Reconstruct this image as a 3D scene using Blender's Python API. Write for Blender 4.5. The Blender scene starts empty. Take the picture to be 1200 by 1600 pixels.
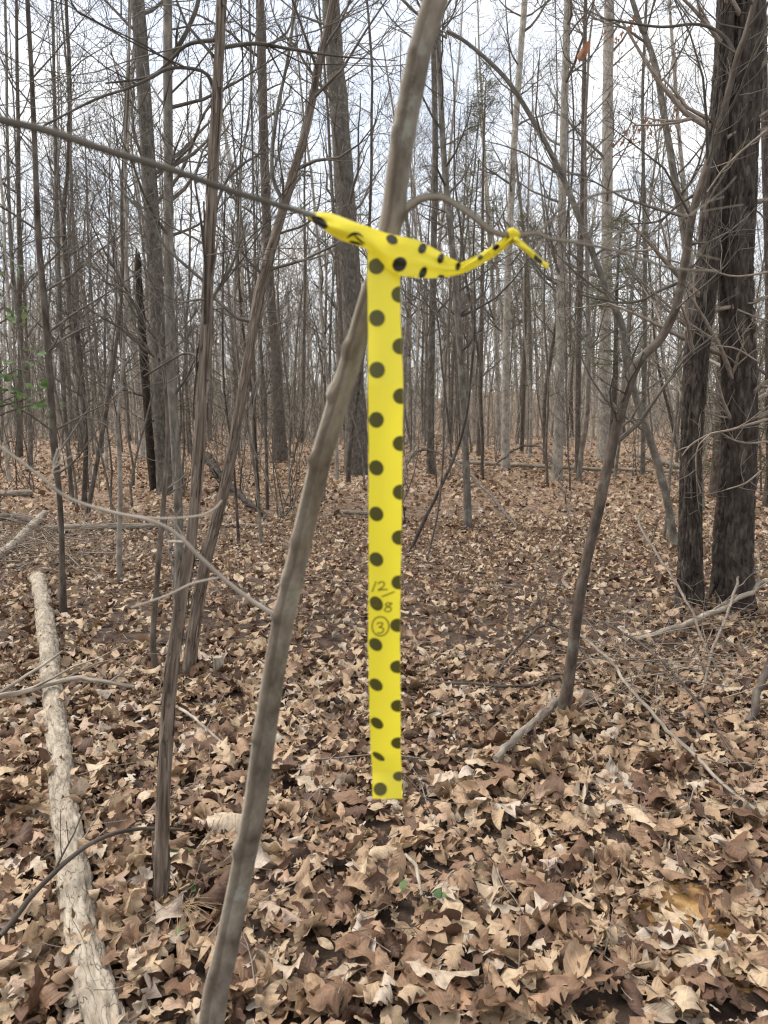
import bpy, math, random
import numpy as np
from mathutils import Vector

# ------------------------------------------------------------------ camera, sky, sun, exposure
S = bpy.context.scene
COL = S.collection
PITCH = math.radians(7.4)
CAM = np.array([0.0, 0.0, 1.5])
FPX = 26.0 / 36.0 * 1600.0
cd = bpy.data.cameras.new('camera')
cd.sensor_fit = 'VERTICAL'; cd.sensor_height = 36.0; cd.sensor_width = 27.0; cd.lens = 26.0
cd.clip_start = 0.02; cd.clip_end = 2000.0
cd.dof.use_dof = True; cd.dof.focus_distance = 4.5; cd.dof.aperture_fstop = 9.0
cam = bpy.data.objects.new('camera', cd); COL.objects.link(cam)
cam.location = CAM; cam.rotation_euler = (math.pi / 2 - PITCH, 0, 0)
S.camera = cam

SUN_EL, SUN_AZ = math.radians(56), math.radians(-72)      # behind thin cloud, to the left
W = bpy.data.worlds.new('World'); S.world = W; W.use_nodes = True
nt = W.node_tree; nt.nodes.clear()
def wn(t, **k):
    n = nt.nodes.new(t)
    for a, b in k.items(): setattr(n, a, b)
    return n
sky = wn('ShaderNodeTexSky', sky_type='NISHITA', sun_disc=False, sun_elevation=SUN_EL, sun_rotation=SUN_AZ, air_density=1.0, dust_density=2.0)
tc = wn('ShaderNodeTexCoord'); mp = wn('ShaderNodeMapping'); mp.inputs['Scale'].default_value = (1.6, 1.6, 4.5)
nz = wn('ShaderNodeTexNoise'); nz.inputs['Scale'].default_value = 1.7; nz.inputs['Detail'].default_value = 6; nz.inputs['Roughness'].default_value = 0.55
rp = wn('ShaderNodeValToRGB'); rp.color_ramp.elements[0].position = 0.38; rp.color_ramp.elements[0].color = (0.58, 0.58, 0.58, 1)
rp.color_ramp.elements[1].position = 0.60; rp.color_ramp.elements[1].color = (1, 1, 1, 1)
mx = wn('ShaderNodeMix', data_type='RGBA'); mx.inputs[7].default_value = (6.0, 6.1, 6.2, 1)
bg = wn('ShaderNodeBackground'); bg.inputs['Strength'].default_value = 0.098
wo = wn('ShaderNodeOutputWorld')
L = nt.links.new
L(tc.outputs['Generated'], mp.inputs['Vector']); L(mp.outputs['Vector'], nz.inputs['Vector']); L(nz.outputs['Fac'], rp.inputs['Fac'])
L(rp.outputs['Color'], mx.inputs[0]); L(sky.outputs['Color'], mx.inputs[6]); L(mx.outputs[2], bg.inputs['Color']); L(bg.outputs['Background'], wo.inputs['Surface'])

sd = bpy.data.lights.new('sun', 'SUN'); sd.energy = 2.0; sd.angle = math.radians(35); sd.color = (1.0, 0.95, 0.88)
sun = bpy.data.objects.new('sun', sd); COL.objects.link(sun)
sv = Vector((math.sin(SUN_AZ) * math.cos(SUN_EL), math.cos(SUN_AZ) * math.cos(SUN_EL), math.sin(SUN_EL)))
sun.rotation_euler = sv.to_track_quat('Z', 'Y').to_euler(); sun.location = (0, 0, 30)
S.view_settings.view_transform = 'Standard'; S.view_settings.look = 'None'
S.view_settings.exposure = 1.20; S.view_settings.gamma = 1.0; S.view_settings.use_curve_mapping = False
S.render.engine = 'CYCLES'
S.cycles.max_bounces = 5; S.cycles.diffuse_bounces = 2; S.cycles.transmission_bounces = 3; S.cycles.glossy_bounces = 2; S.cycles.transparent_max_bounces = 4
S.cycles.use_denoising = True; S.cycles.denoiser = 'OPENIMAGEDENOISE'; S.cycles.denoising_input_passes = 'RGB_ALBEDO_NORMAL'; S.cycles.denoising_prefilter = 'ACCURATE'
S.cycles.filter_width = 1.25; S.cycles.sample_clamp_indirect = 4.0

# ------------------------------------------------------------------ helpers
FWD = np.array([0, math.cos(PITCH), -math.sin(PITCH)]); UPV = np.array([0, math.sin(PITCH), math.cos(PITCH)]); RGT = np.array([1.0, 0, 0])
def ray(px, py): return (px - 600) / FPX * RGT + FWD - (py - 800) / FPX * UPV
def at(px, py, D):                      # the point at forward distance D (metres along the ground)
    d = ray(px, py); return CAM + d * (D / d[1])
def atd(px, py, t): return CAM + ray(px, py) * t
def mpp(px, py, D): return D / ray(px, py)[1] / FPX     # metres for one photo pixel there

def _hash(ix, iy, iz, s):
    h = (ix.astype(np.int64) * 374761393 + iy.astype(np.int64) * 668265263 + iz.astype(np.int64) * 2147483647 + s * 974711) & 0xffffffff
    h = ((h ^ (h >> 13)) * 1274126177) & 0xffffffff
    h = ((h ^ (h >> 16)) * 2246822519) & 0xffffffff
    return ((h ^ (h >> 15)) & 0xffff) / 65535.0
def noise3(x, y, z, s=0):
    x, y, z = np.broadcast_arrays(np.asarray(x, float), np.asarray(y, float), np.asarray(z, float))
    ix, iy, iz = np.floor(x), np.floor(y), np.floor(z)
    fx, fy, fz = x - ix, y - iy, z - iz
    fx, fy, fz = [f * f * (3 - 2 * f) for f in (fx, fy, fz)]
    r = 0
    for a in (0, 1):
        for b in (0, 1):
            for c in (0, 1):
                r = r + _hash(ix + a, iy + b, iz + c, s) * (fx if a else 1 - fx) * (fy if b else 1 - fy) * (fz if c else 1 - fz)
    return r * 2 - 1
def hgt(x, y):
    x = np.asarray(x, float); y = np.asarray(y, float)
    d = np.sqrt(x * x + y * y)
    h = 0.10 * noise3(x * 0.22 + 3.1, y * 0.22, 0, 5) * np.clip((d - 2) / 6, 0, 1) + 0.03 * noise3(x * 0.9, y * 0.9, 0, 6)
    far = np.clip((d - 60) / 120, 0, 1)
    return h + 5.2 * far * far * (3 - 2 * far) * (1 + 0.5 * noise3(x * 0.04, y * 0.02, 0, 9))
def G(px, py, lift=0.0):               # where the sight line through a pixel meets the ground
    d = ray(px, py); t = CAM[2] / max(1e-3, -d[2])
    for _ in range(8):
        p = CAM + d * t; t = t + (p[2] - float(hgt(p[0], p[1]))) / max(1e-3, -d[2]) * 0.9
    p = CAM + d * t; p[2] += lift
    return p

def mesh_np(name, V, F, mat=None, smooth=True, attrs=None):
    """F: array (n,3|4) or list of such arrays."""
    me = bpy.data.meshes.new(name)
    Fs = F if isinstance(F, list) else [F]
    Fs = [np.asarray(f, np.int32) for f in Fs if len(f)]
    V = np.asarray(V, np.float32)
    me.vertices.add(len(V)); me.vertices.foreach_set('co', V.ravel())
    tot = np.concatenate([np.full(len(f), f.shape[1], np.int32) for f in Fs])
    idx = np.concatenate([f.ravel() for f in Fs])
    st = np.concatenate([[0], np.cumsum(tot)[:-1]]).astype(np.int32)
    me.loops.add(len(idx)); me.loops.foreach_set('vertex_index', idx)
    me.polygons.add(len(tot)); me.polygons.foreach_set('loop_start', st)
    me.update(calc_edges=True)
    me.polygons.foreach_set('use_smooth', np.full(len(tot), bool(smooth)))
    for k, (typ, arr) in (attrs or {}).items():
        a = me.attributes.new(k, typ, 'POINT')
        a.data.foreach_set('vector' if typ == 'FLOAT_VECTOR' else 'value', np.asarray(arr, np.float32).ravel())
    if mat: me.materials.append(mat)
    me.validate(clean_customdata=False)
    return me
def obj(name, me, parent=None, loc=None):
    o = bpy.data.objects.new(name, me); COL.objects.link(o)
    if parent is not None: o.parent = parent
    if loc is not None: o.location = loc
    return o
def thing(name, label, cat, loc=(0, 0, 0), group=None):
    return tag(obj(name, None, None, loc), label, cat, group)
def tag(o, label=None, cat=None, group=None, kind=None):
    if label: o['label'] = label
    if cat: o['category'] = cat
    if group: o['group'] = group
    if kind: o['kind'] = kind
    return o

class MB:                              # collects tubes and sheets into one mesh with the bark coordinate
    def __init__(self): self.V = []; self.B = []; self.F4 = []; self.F3 = []; self.n = 0
    def add(self, V, F, B=None):
        V = np.asarray(V, float); F = np.asarray(F, np.int64)
        self.V.append(V); self.B.append(V if B is None else B)
        (self.F4 if F.shape[1] == 4 else self.F3).append(F + self.n); self.n += len(V)
    def build(self, name, mat, origin=(0, 0, 0), smooth=True):
        Fs = []
        if self.F4: Fs.append(np.concatenate(self.F4))
        if self.F3: Fs.append(np.concatenate(self.F3))
        return mesh_np(name, np.concatenate(self.V) - np.asarray(origin), Fs, mat, smooth, {'bark': ('FLOAT_VECTOR', np.concatenate(self.B))})

def spline(P, n):                      # Catmull-Rom through rows of P
    P = np.asarray(P, float)
    if len(P) == 2: P = np.vstack([P[0], (P[0] + P[1]) / 2, P[1]])
    Q = np.vstack([2 * P[0] - P[1], P, 2 * P[-1] - P[-2]])
    seg = np.linalg.norm(np.diff(P[:, :3], axis=0), axis=1); c = np.concatenate([[0], np.cumsum(seg)])
    s = np.linspace(0, c[-1], n); i = np.clip(np.searchsorted(c, s, 'right') - 1, 0, len(P) - 2)
    t = ((s - c[i]) / np.maximum(seg[i], 1e-9))[:, None]
    a, b, d, e = Q[i], Q[i + 1], Q[i + 2], Q[i + 3]
    return 0.5 * (2 * b + (d - a) * t + (2 * a - 5 * b + 4 * d - e) * t ** 2 + (3 * b - a - 3 * d + e) * t ** 3)
def tube(mb, P, R, ns, disp=None, cap=True, v0=0.0):
    P = np.asarray(P, float); R = np.asarray(R, float); n = len(P)
    T = np.gradient(P, axis=0); T /= np.maximum(np.linalg.norm(T, axis=1), 1e-9)[:, None]
    up = np.array([1.0, 0, 0]) if abs(T[0][0]) < 0.8 else np.array([0, 1.0, 0])
    N = np.zeros((n, 3)); u = up - T[0] * (up @ T[0]); u /= np.linalg.norm(u)
    for i in range(n):
        u = u - T[i] * (u @ T[i]); u /= max(np.linalg.norm(u), 1e-9); N[i] = u
    Bn = np.cross(T, N)
    th = np.linspace(0, 2 * math.pi, ns, endpoint=False)
    s = np.concatenate([[0], np.cumsum(np.linalg.norm(np.diff(P, axis=0), axis=1))]) + v0
    r = R[:, None] * np.ones(ns)
    if disp is not None: r = r + disp(th[None, :] + 0 * r, s[:, None] + 0 * r, r)
    V = P[:, None, :] + r[..., None] * (np.cos(th)[None, :, None] * N[:, None, :] + np.sin(th)[None, :, None] * Bn[:, None, :])
    rr = np.median(R)
    B = np.stack([np.cos(th)[None, :] * rr + 0 * r, np.sin(th)[None, :] * rr + 0 * r, s[:, None] + 0 * r], -1)
    a = np.arange(n - 1)[:, None] * ns; j = np.arange(ns)[None, :]; k = (np.arange(ns) + 1)[None, :] % ns
    F = np.stack([a + j, a + k, a + ns + k, a + ns + j], -1).reshape(-1, 4)
    mb.add(V.reshape(-1, 3), F, B.reshape(-1, 3))
    if cap:
        for row, c, flip in ((0, P[0], True), (n - 1, P[-1], False)):
            Vc = np.vstack([V[row], V[row].mean(0)[None]]); Bc = np.vstack([B[row], [[0, 0, s[row]]]])
            ar = np.arange(ns); f = np.stack([ar, (ar + 1) % ns, np.full(ns, ns)], 1)
            if flip: f = f[:, ::-1]
            mb.add(Vc, f, Bc)

# ------------------------------------------------------------------ materials
def nmat(name):
    m = bpy.data.materials.new(name); m.use_nodes = True
    t = m.node_tree; b = t.nodes['Principled BSDF']; return m, t, b
def N(t, typ, **k):
    n = t.nodes.new(typ)
    for a, b in k.items(): setattr(n, a, b)
    return n
def ramp(t, fac, stops):
    r = N(t, 'ShaderNodeValToRGB'); e = r.color_ramp.elements
    while len(e) < len(stops): e.new(0.5)
    for i, (p, c) in enumerate(stops): e[i].position = p; e[i].color = (*c, 1)
    t.links.new(fac, r.inputs['Fac']); return r
def mixc(t, fac, a, b, mode='MIX'):
    m = N(t, 'ShaderNodeMix', data_type='RGBA', blend_type=mode)
    for i, v in ((0, fac), (6, a), (7, b)):
        if hasattr(v, 'is_linked'): t.links.new(v, m.inputs[i])
        else: m.inputs[i].default_value = v if not isinstance(v, tuple) else (*v, 1)
    return m.outputs[2]
def bark(name, dark, mid, pale, along=0.25, scale=60, bump=0.6, lichen=0.0, crack=0.0, rough=0.9):
    m, t, b = nmat(name); l = t.links.new
    at_ = N(t, 'ShaderNodeAttribute', attribute_name='bark')
    oi = N(t, 'ShaderNodeObjectInfo')
    off = N(t, 'ShaderNodeVectorMath', operation='ADD'); l(at_.outputs['Vector'], off.inputs[0])
    sc = N(t, 'ShaderNodeVectorMath', operation='SCALE'); l(oi.outputs['Random'], sc.inputs['Scale']); sc.inputs[0].default_value = (0, 0, 37.0); l(sc.outputs[0], off.inputs[1])
    mp_ = N(t, 'ShaderNodeMapping'); mp_.inputs['Scale'].default_value = (1, 1, along); l(off.outputs[0], mp_.inputs['Vector'])
    n1 = N(t, 'ShaderNodeTexNoise'); n1.inputs['Scale'].default_value = scale; n1.inputs['Detail'].default_value = 7; n1.inputs['Roughness'].default_value = 0.62; l(mp_.outputs[0], n1.inputs['Vector'])
    n2 = N(t, 'ShaderNodeTexNoise'); n2.inputs['Scale'].default_value = 5.0; n2.inputs['Detail'].default_value = 4; l(off.outputs[0], n2.inputs['Vector'])
    r = ramp(t, n1.outputs['Fac'], [(0.30, dark), (0.50, mid), (0.72, pale)])
    c = r.outputs['Color']
    h = n1.outputs['Fac']
    if crack:
        n4 = N(t, 'ShaderNodeTexNoise'); n4.inputs['Scale'].default_value = crack; n4.inputs['Detail'].default_value = 2.5; n4.inputs['Distortion'].default_value = 0.2; l(mp_.outputs[0], n4.inputs['Vector'])
        n5 = N(t, 'ShaderNodeTexNoise'); n5.inputs['Scale'].default_value = crack * 0.35; n5.inputs['Detail'].default_value = 2; l(off.outputs[0], n5.inputs['Vector'])
        ln = ramp(t, n4.outputs['Fac'], [(0.478, (0, 0, 0)), (0.498, (1, 1, 1)), (0.515, (0, 0, 0))])
        gt = ramp(t, n5.outputs['Fac'], [(0.40, (0, 0, 0)), (0.56, (0.65, 0.65, 0.65))])
        mk = mixc(t, 1.0, ln.outputs['Color'], gt.outputs['Color'], 'MULTIPLY')
        cr = N(t, 'ShaderNodeInvert'); l(mk, cr.inputs['Color'])
        c = mixc(t, cr.outputs['Color'], tuple(x * 0.35 for x in dark), c)
        ad = N(t, 'ShaderNodeMath', operation='ADD'); l(h, ad.inputs[0]); l(cr.outputs['Color'], ad.inputs[1]); h = ad.outputs[0]
    v = ramp(t, n2.outputs['Fac'], [(0.3, (0.72, 0.70, 0.68)), (0.7, (1.12, 1.10, 1.08))])
    c = mixc(t, 1.0, c, v.outputs['Color'], 'MULTIPLY')
    ov = N(t, 'ShaderNodeMapRange'); ov.inputs['To Min'].default_value = 0.75; ov.inputs['To Max'].default_value = 1.25; l(oi.outputs['Random'], ov.inputs['Value'])
    c = mixc(t, 1.0, c, ov.outputs[0], 'MULTIPLY')
    if lichen:
        n3 = N(t, 'ShaderNodeTexNoise'); n3.inputs['Scale'].default_value = 9; n3.inputs['Detail'].default_value = 8; n3.inputs['Roughness'].default_value = 0.7; l(off.outputs[0], n3.inputs['Vector'])
        lr = ramp(t, n3.outputs['Fac'], [(0.56, (0, 0, 0)), (0.66, (lichen,) * 3)])
        c = mixc(t, lr.outputs['Color'], c, (0.36, 0.37, 0.31))
    l(c, b.inputs['Base Color']); b.inputs['Roughness'].default_value = rough; b.inputs['Specular IOR Level'].default_value = 0.25
    bp = N(t, 'ShaderNodeBump'); bp.inputs['Strength'].default_value = bump; bp.inputs['Distance'].default_value = 0.006; l(h, bp.inputs['Height']); l(bp.outputs[0], b.inputs['Normal'])
    return m
M = {}
M['grey'] = bark('grey_bark', (0.060, 0.052, 0.043), (0.135, 0.12, 0.101), (0.235, 0.215, 0.185), 0.3, 26, 0.6, 0.35)
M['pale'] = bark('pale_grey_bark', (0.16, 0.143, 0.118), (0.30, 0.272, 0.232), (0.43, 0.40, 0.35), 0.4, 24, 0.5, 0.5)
M['brown'] = bark('brown_bark', (0.040, 0.031, 0.025), (0.098, 0.080, 0.066), (0.17, 0.145, 0.122), 0.3, 30, 0.6, 0.15)
M['dark'] = bark('dark_furrowed_bark', (0.022, 0.017, 0.014), (0.062, 0.049, 0.041), (0.14, 0.118, 0.10), 0.22, 40, 1.0, 0.0, 24)
M['darkbrown'] = bark('dark_brown_bark', (0.035, 0.027, 0.021), (0.085, 0.066, 0.052), (0.15, 0.122, 0.10), 0.3, 34, 0.7, 0.2)
M['black'] = bark('charred_bark', (0.018, 0.014, 0.011), (0.045, 0.034, 0.027), (0.11, 0.08, 0.062), 0.3, 40, 0.9)
M['shag'] = bark('shaggy_bark', (0.064, 0.048, 0.037), (0.158, 0.126, 0.099), (0.31, 0.265, 0.22), 0.07, 95, 1.0, 0.0, 45)
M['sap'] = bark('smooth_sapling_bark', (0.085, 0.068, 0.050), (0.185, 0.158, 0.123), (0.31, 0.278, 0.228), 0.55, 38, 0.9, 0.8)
M['log'] = bark('pale_log_bark', (0.17, 0.135, 0.10), (0.36, 0.31, 0.245), (0.50, 0.445, 0.365), 0.35, 40, 0.9, 0.0, 42)
M['paletwig'] = bark('pale_twig_bark', (0.34, 0.285, 0.23), (0.50, 0.44, 0.37), (0.62, 0.56, 0.49), 0.2, 80, 0.3)
M['dead'] = bark('dead_wood', (0.13, 0.105, 0.082), (0.28, 0.24, 0.195), (0.44, 0.395, 0.335), 0.15, 60, 0.6)
M['twig'] = bark('twig_bark', (0.11, 0.09, 0.07), (0.21, 0.175, 0.142), (0.36, 0.31, 0.26), 0.2, 120, 0.3)
M['crown'] = bark('branch_bark', (0.062, 0.053, 0.043), (0.122, 0.107, 0.089), (0.20, 0.18, 0.152), 0.3, 40, 0.3)

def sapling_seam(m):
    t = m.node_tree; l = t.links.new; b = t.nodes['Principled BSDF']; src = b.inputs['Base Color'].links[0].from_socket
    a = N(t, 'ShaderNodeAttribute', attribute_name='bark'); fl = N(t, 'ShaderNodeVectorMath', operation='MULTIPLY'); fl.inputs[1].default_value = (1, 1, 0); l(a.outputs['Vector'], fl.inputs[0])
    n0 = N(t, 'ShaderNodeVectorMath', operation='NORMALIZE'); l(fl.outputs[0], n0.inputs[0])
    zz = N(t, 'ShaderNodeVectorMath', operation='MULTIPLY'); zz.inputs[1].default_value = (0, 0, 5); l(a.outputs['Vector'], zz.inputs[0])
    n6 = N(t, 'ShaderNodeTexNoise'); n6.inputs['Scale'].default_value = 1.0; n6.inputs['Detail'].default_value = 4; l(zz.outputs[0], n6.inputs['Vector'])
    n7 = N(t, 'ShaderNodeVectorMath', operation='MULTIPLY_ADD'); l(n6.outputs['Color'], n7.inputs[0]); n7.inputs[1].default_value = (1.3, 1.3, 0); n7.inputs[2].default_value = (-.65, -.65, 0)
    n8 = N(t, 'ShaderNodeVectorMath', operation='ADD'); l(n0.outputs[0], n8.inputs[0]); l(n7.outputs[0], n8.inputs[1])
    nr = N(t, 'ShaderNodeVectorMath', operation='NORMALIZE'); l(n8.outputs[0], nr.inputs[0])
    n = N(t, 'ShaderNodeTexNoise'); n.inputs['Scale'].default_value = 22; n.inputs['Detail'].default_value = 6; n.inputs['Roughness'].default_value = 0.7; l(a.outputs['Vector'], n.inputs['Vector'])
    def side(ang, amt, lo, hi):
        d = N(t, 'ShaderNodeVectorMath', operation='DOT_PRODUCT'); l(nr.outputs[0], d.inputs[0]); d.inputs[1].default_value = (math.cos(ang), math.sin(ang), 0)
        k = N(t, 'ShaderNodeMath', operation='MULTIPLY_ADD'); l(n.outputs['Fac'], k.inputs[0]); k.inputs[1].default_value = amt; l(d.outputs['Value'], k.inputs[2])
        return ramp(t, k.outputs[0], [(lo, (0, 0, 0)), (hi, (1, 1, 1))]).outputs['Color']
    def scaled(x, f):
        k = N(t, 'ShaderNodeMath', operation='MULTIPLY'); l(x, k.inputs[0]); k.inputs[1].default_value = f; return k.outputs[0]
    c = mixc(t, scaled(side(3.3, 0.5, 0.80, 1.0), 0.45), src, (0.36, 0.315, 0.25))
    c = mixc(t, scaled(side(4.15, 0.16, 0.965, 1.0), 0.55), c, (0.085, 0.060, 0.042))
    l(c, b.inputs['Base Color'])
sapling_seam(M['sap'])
def leafmat(name, stops, transl=0.12):
    m, t, b = nmat(name); l = t.links.new
    a = N(t, 'ShaderNodeAttribute', attribute_name='leaf')
    sp = N(t, 'ShaderNodeSeparateXYZ'); l(a.outputs['Vector'], sp.inputs[0])
    oi = N(t, 'ShaderNodeObjectInfo')
    ad = N(t, 'ShaderNodeMath', operation='ADD'); l(sp.outputs['Z'], ad.inputs[0]); l(oi.outputs['Random'], ad.inputs[1])
    fr = N(t, 'ShaderNodeMath', operation='FRACT'); l(ad.outputs[0], fr.inputs[0])
    r = ramp(t, fr.outputs[0], stops)
    tc_ = N(t, 'ShaderNodeNewGeometry')
    n1 = N(t, 'ShaderNodeTexNoise'); n1.inputs['Scale'].default_value = 38; n1.inputs['Detail'].default_value = 5; l(tc_.outputs['Position'], n1.inputs['Vector'])
    v = ramp(t, n1.outputs['Fac'], [(0.3, (0.62, 0.58, 0.55)), (0.5, (1, 1, 1)), (0.75, (1.2, 1.18, 1.12))])
    c = mixc(t, 1.0, r.outputs['Color'], v.outputs['Color'], 'MULTIPLY')
    # midrib and side veins from the leaf's own coordinates
    ab = N(t, 'ShaderNodeMath', operation='ABSOLUTE'); l(sp.outputs['Y'], ab.inputs[0])
    mr = ramp(t, ab.outputs[0], [(0.0, (1.30, 1.25, 1.15)), (0.07, (0.92, 0.92, 0.92)), (0.14, (1, 1, 1))])
    c = mixc(t, 1.0, c, mr.outputs['Color'], 'MULTIPLY')
    k = N(t, 'ShaderNodeMath', operation='MULTIPLY_ADD'); l(ab.outputs[0], k.inputs[0]); k.inputs[1].default_value = -0.22; l(sp.outputs['X'], k.inputs[2])
    sn = N(t, 'ShaderNodeMath', operation='MULTIPLY'); l(k.outputs[0], sn.inputs[0]); sn.inputs[1].default_value = 62
    si = N(t, 'ShaderNodeMath', operation='SINE'); l(sn.outputs[0], si.inputs[0])
    bp = N(t, 'ShaderNodeBump'); bp.inputs['Strength'].default_value = 0.2; bp.inputs['Distance'].default_value = 0.003; l(si.outputs[0], bp.inputs['Height'])
    l(c, b.inputs['Base Color']); b.inputs['Roughness'].default_value = 0.62; b.inputs['Specular IOR Level'].default_value = 0.35; l(bp.outputs[0], b.inputs['Normal'])
    tr = N(t, 'ShaderNodeBsdfTranslucent'); l(c, tr.inputs['Color'])
    ms = N(t, 'ShaderNodeMixShader'); ms.inputs[0].default_value = transl; l(b.outputs[0], ms.inputs[1]); l(tr.outputs[0], ms.inputs[2])
    l(ms.outputs[0], t.nodes['Material Output'].inputs['Surface'])
    return m
M['leaf'] = leafmat('dead_leaf', [(0.0, (0.075, 0.040, 0.025)), (0.18, (0.145, 0.080, 0.048)), (0.40, (0.245, 0.150, 0.092)), (0.64, (0.355, 0.243, 0.152)), (0.85, (0.475, 0.36, 0.238)), (0.95, (0.45, 0.378, 0.31)), (1.0, (0.34, 0.20, 0.12))])
M['green'] = leafmat('green_leaf', [(0.0, (0.06, 0.115, 0.035)), (0.5, (0.10, 0.17, 0.06)), (1.0, (0.16, 0.22, 0.10))], 0.35)
M['needle'] = leafmat('evergreen_spray', [(0.0, (0.085, 0.092, 0.040)), (0.5, (0.13, 0.132, 0.065)), (1.0, (0.18, 0.17, 0.10))], 0.2)
M['straw'] = leafmat('pine_straw', [(0.0, (0.26, 0.165, 0.08)), (0.5, (0.34, 0.225, 0.115)), (1.0, (0.38, 0.27, 0.16))], 0.1)
M['rust'] = leafmat('rust_leaf', [(0.0, (0.20, 0.085, 0.045)), (0.5, (0.26, 0.115, 0.06)), (1.0, (0.30, 0.15, 0.085))], 0.4)

def soil():
    m, t, b = nmat('forest_soil'); l = t.links.new
    g = N(t, 'ShaderNodeNewGeometry')
    n1 = N(t, 'ShaderNodeTexNoise'); n1.inputs['Scale'].default_value = 9; n1.inputs['Detail'].default_value = 8; n1.inputs['Roughness'].default_value = 0.75; l(g.outputs['Position'], n1.inputs['Vector'])
    n2 = N(t, 'ShaderNodeTexNoise'); n2.inputs['Scale'].default_value = 0.8; n2.inputs['Detail'].default_value = 4; l(g.outputs['Position'], n2.inputs['Vector'])
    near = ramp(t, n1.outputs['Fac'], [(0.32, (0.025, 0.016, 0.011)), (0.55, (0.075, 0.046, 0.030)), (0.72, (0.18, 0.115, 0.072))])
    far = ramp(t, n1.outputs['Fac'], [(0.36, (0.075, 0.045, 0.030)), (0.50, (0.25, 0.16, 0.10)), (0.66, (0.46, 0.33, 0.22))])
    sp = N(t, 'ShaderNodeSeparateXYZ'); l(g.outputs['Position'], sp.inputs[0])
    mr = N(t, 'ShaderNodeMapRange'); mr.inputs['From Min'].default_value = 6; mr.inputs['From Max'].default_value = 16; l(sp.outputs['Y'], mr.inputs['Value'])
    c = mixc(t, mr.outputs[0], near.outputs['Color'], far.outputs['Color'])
    # ochre sandy soil scraped open by the path
    o = G(1075, 1455)
    dv = N(t, 'ShaderNodeVectorMath', operation='DISTANCE'); l(g.outputs['Position'], dv.inputs[0]); dv.inputs[1].default_value = tuple(o)
    dn = N(t, 'ShaderNodeMath', operation='MULTIPLY_ADD'); l(n1.outputs['Fac'], dn.inputs[0]); dn.inputs[1].default_value = -0.42; l(dv.outputs['Value'], dn.inputs[2])
    om = ramp(t, dn.outputs[0], [(0.0, (1, 1, 1)), (0.04, (0, 0, 0))])
    oc = ramp(t, n1.outputs['Fac'], [(0.35, (0.20, 0.10, 0.04)), (0.5, (0.44, 0.25, 0.09)), (0.65, (0.58, 0.37, 0.16))])
    c = mixc(t, om.outputs['Color'], c, oc.outputs['Color'])
    l(c, b.inputs['Base Color']); b.inputs['Roughness'].default_value = 0.95
    bp = N(t, 'ShaderNodeBump'); bp.inputs['Strength'].default_value = 0.8; bp.inputs['Distance'].default_value = 0.04; l(n1.outputs['Fac'], bp.inputs['Height']); l(bp.outputs[0], b.inputs['Normal'])
    return m
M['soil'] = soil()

def plastic(name, col, transl, rough=0.38):
    m, t, b = nmat(name); l = t.links.new
    b.inputs['Base Color'].default_value = (*col, 1); b.inputs['Roughness'].default_value = rough; b.inputs['Specular IOR Level'].default_value = 0.4
    tr = N(t, 'ShaderNodeBsdfTranslucent'); tr.inputs['Color'].default_value = (*col, 1)
    g = N(t, 'ShaderNodeNewGeometry'); n1 = N(t, 'ShaderNodeTexNoise'); n1.inputs['Scale'].default_value = 30; n1.inputs['Detail'].default_value = 1; l(g.outputs['Position'], n1.inputs['Vector'])
    bp = N(t, 'ShaderNodeBump'); bp.inputs['Strength'].default_value = 0.05; bp.inputs['Distance'].default_value = 0.004; l(n1.outputs['Fac'], bp.inputs['Height']); l(bp.outputs[0], b.inputs['Normal'])
    ms = N(t, 'ShaderNodeMixShader'); ms.inputs[0].default_value = transl; l(b.outputs[0], ms.inputs[1]); l(tr.outputs[0], ms.inputs[2]); l(ms.outputs[0], t.nodes['Material Output'].inputs['Surface'])
    return m
M['tape'] = plastic('yellow_tape', (0.92, 0.79, 0.055), 0.42, 0.3)
M['ink'] = plastic('backlit_print', (0.105, 0.098, 0.024), 0.35, 0.5)  # dots on the hanging strip: light through the tape is put into this olive
M['ink2'] = plastic('dark_print', (0.022, 0.018, 0.006), 0.1, 0.5)  # darker copy of the same print, without the back light in its colour
M['pen'] = plastic('marker_ink', (0.16, 0.12, 0.012), 0.2, 0.6)

# ------------------------------------------------------------------ ground
def make_ground():
    ys = np.concatenate([np.linspace(-6, 1, 15), np.linspace(1.1, 12, 150), np.geomspace(12.2, 260, 130)])
    xs_u = np.linspace(-1, 1, 121)
    half = 7 + np.clip(ys, 0, None) * 0.95
    X = xs_u[None, :] * half[:, None]; Y = ys[:, None] + 0 * X
    Z = hgt(X, Y)
    n, m = X.shape
    a = np.arange(n - 1)[:, None] * m + np.arange(m - 1)[None, :]
    F = np.stack([a, a + 1, a + m + 1, a + m], -1).reshape(-1, 4)
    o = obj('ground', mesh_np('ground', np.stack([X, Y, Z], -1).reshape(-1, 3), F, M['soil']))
    tag(o, 'forest floor covered in fallen brown leaves', None, None, 'structure')
    return o
ground = make_ground()

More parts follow.
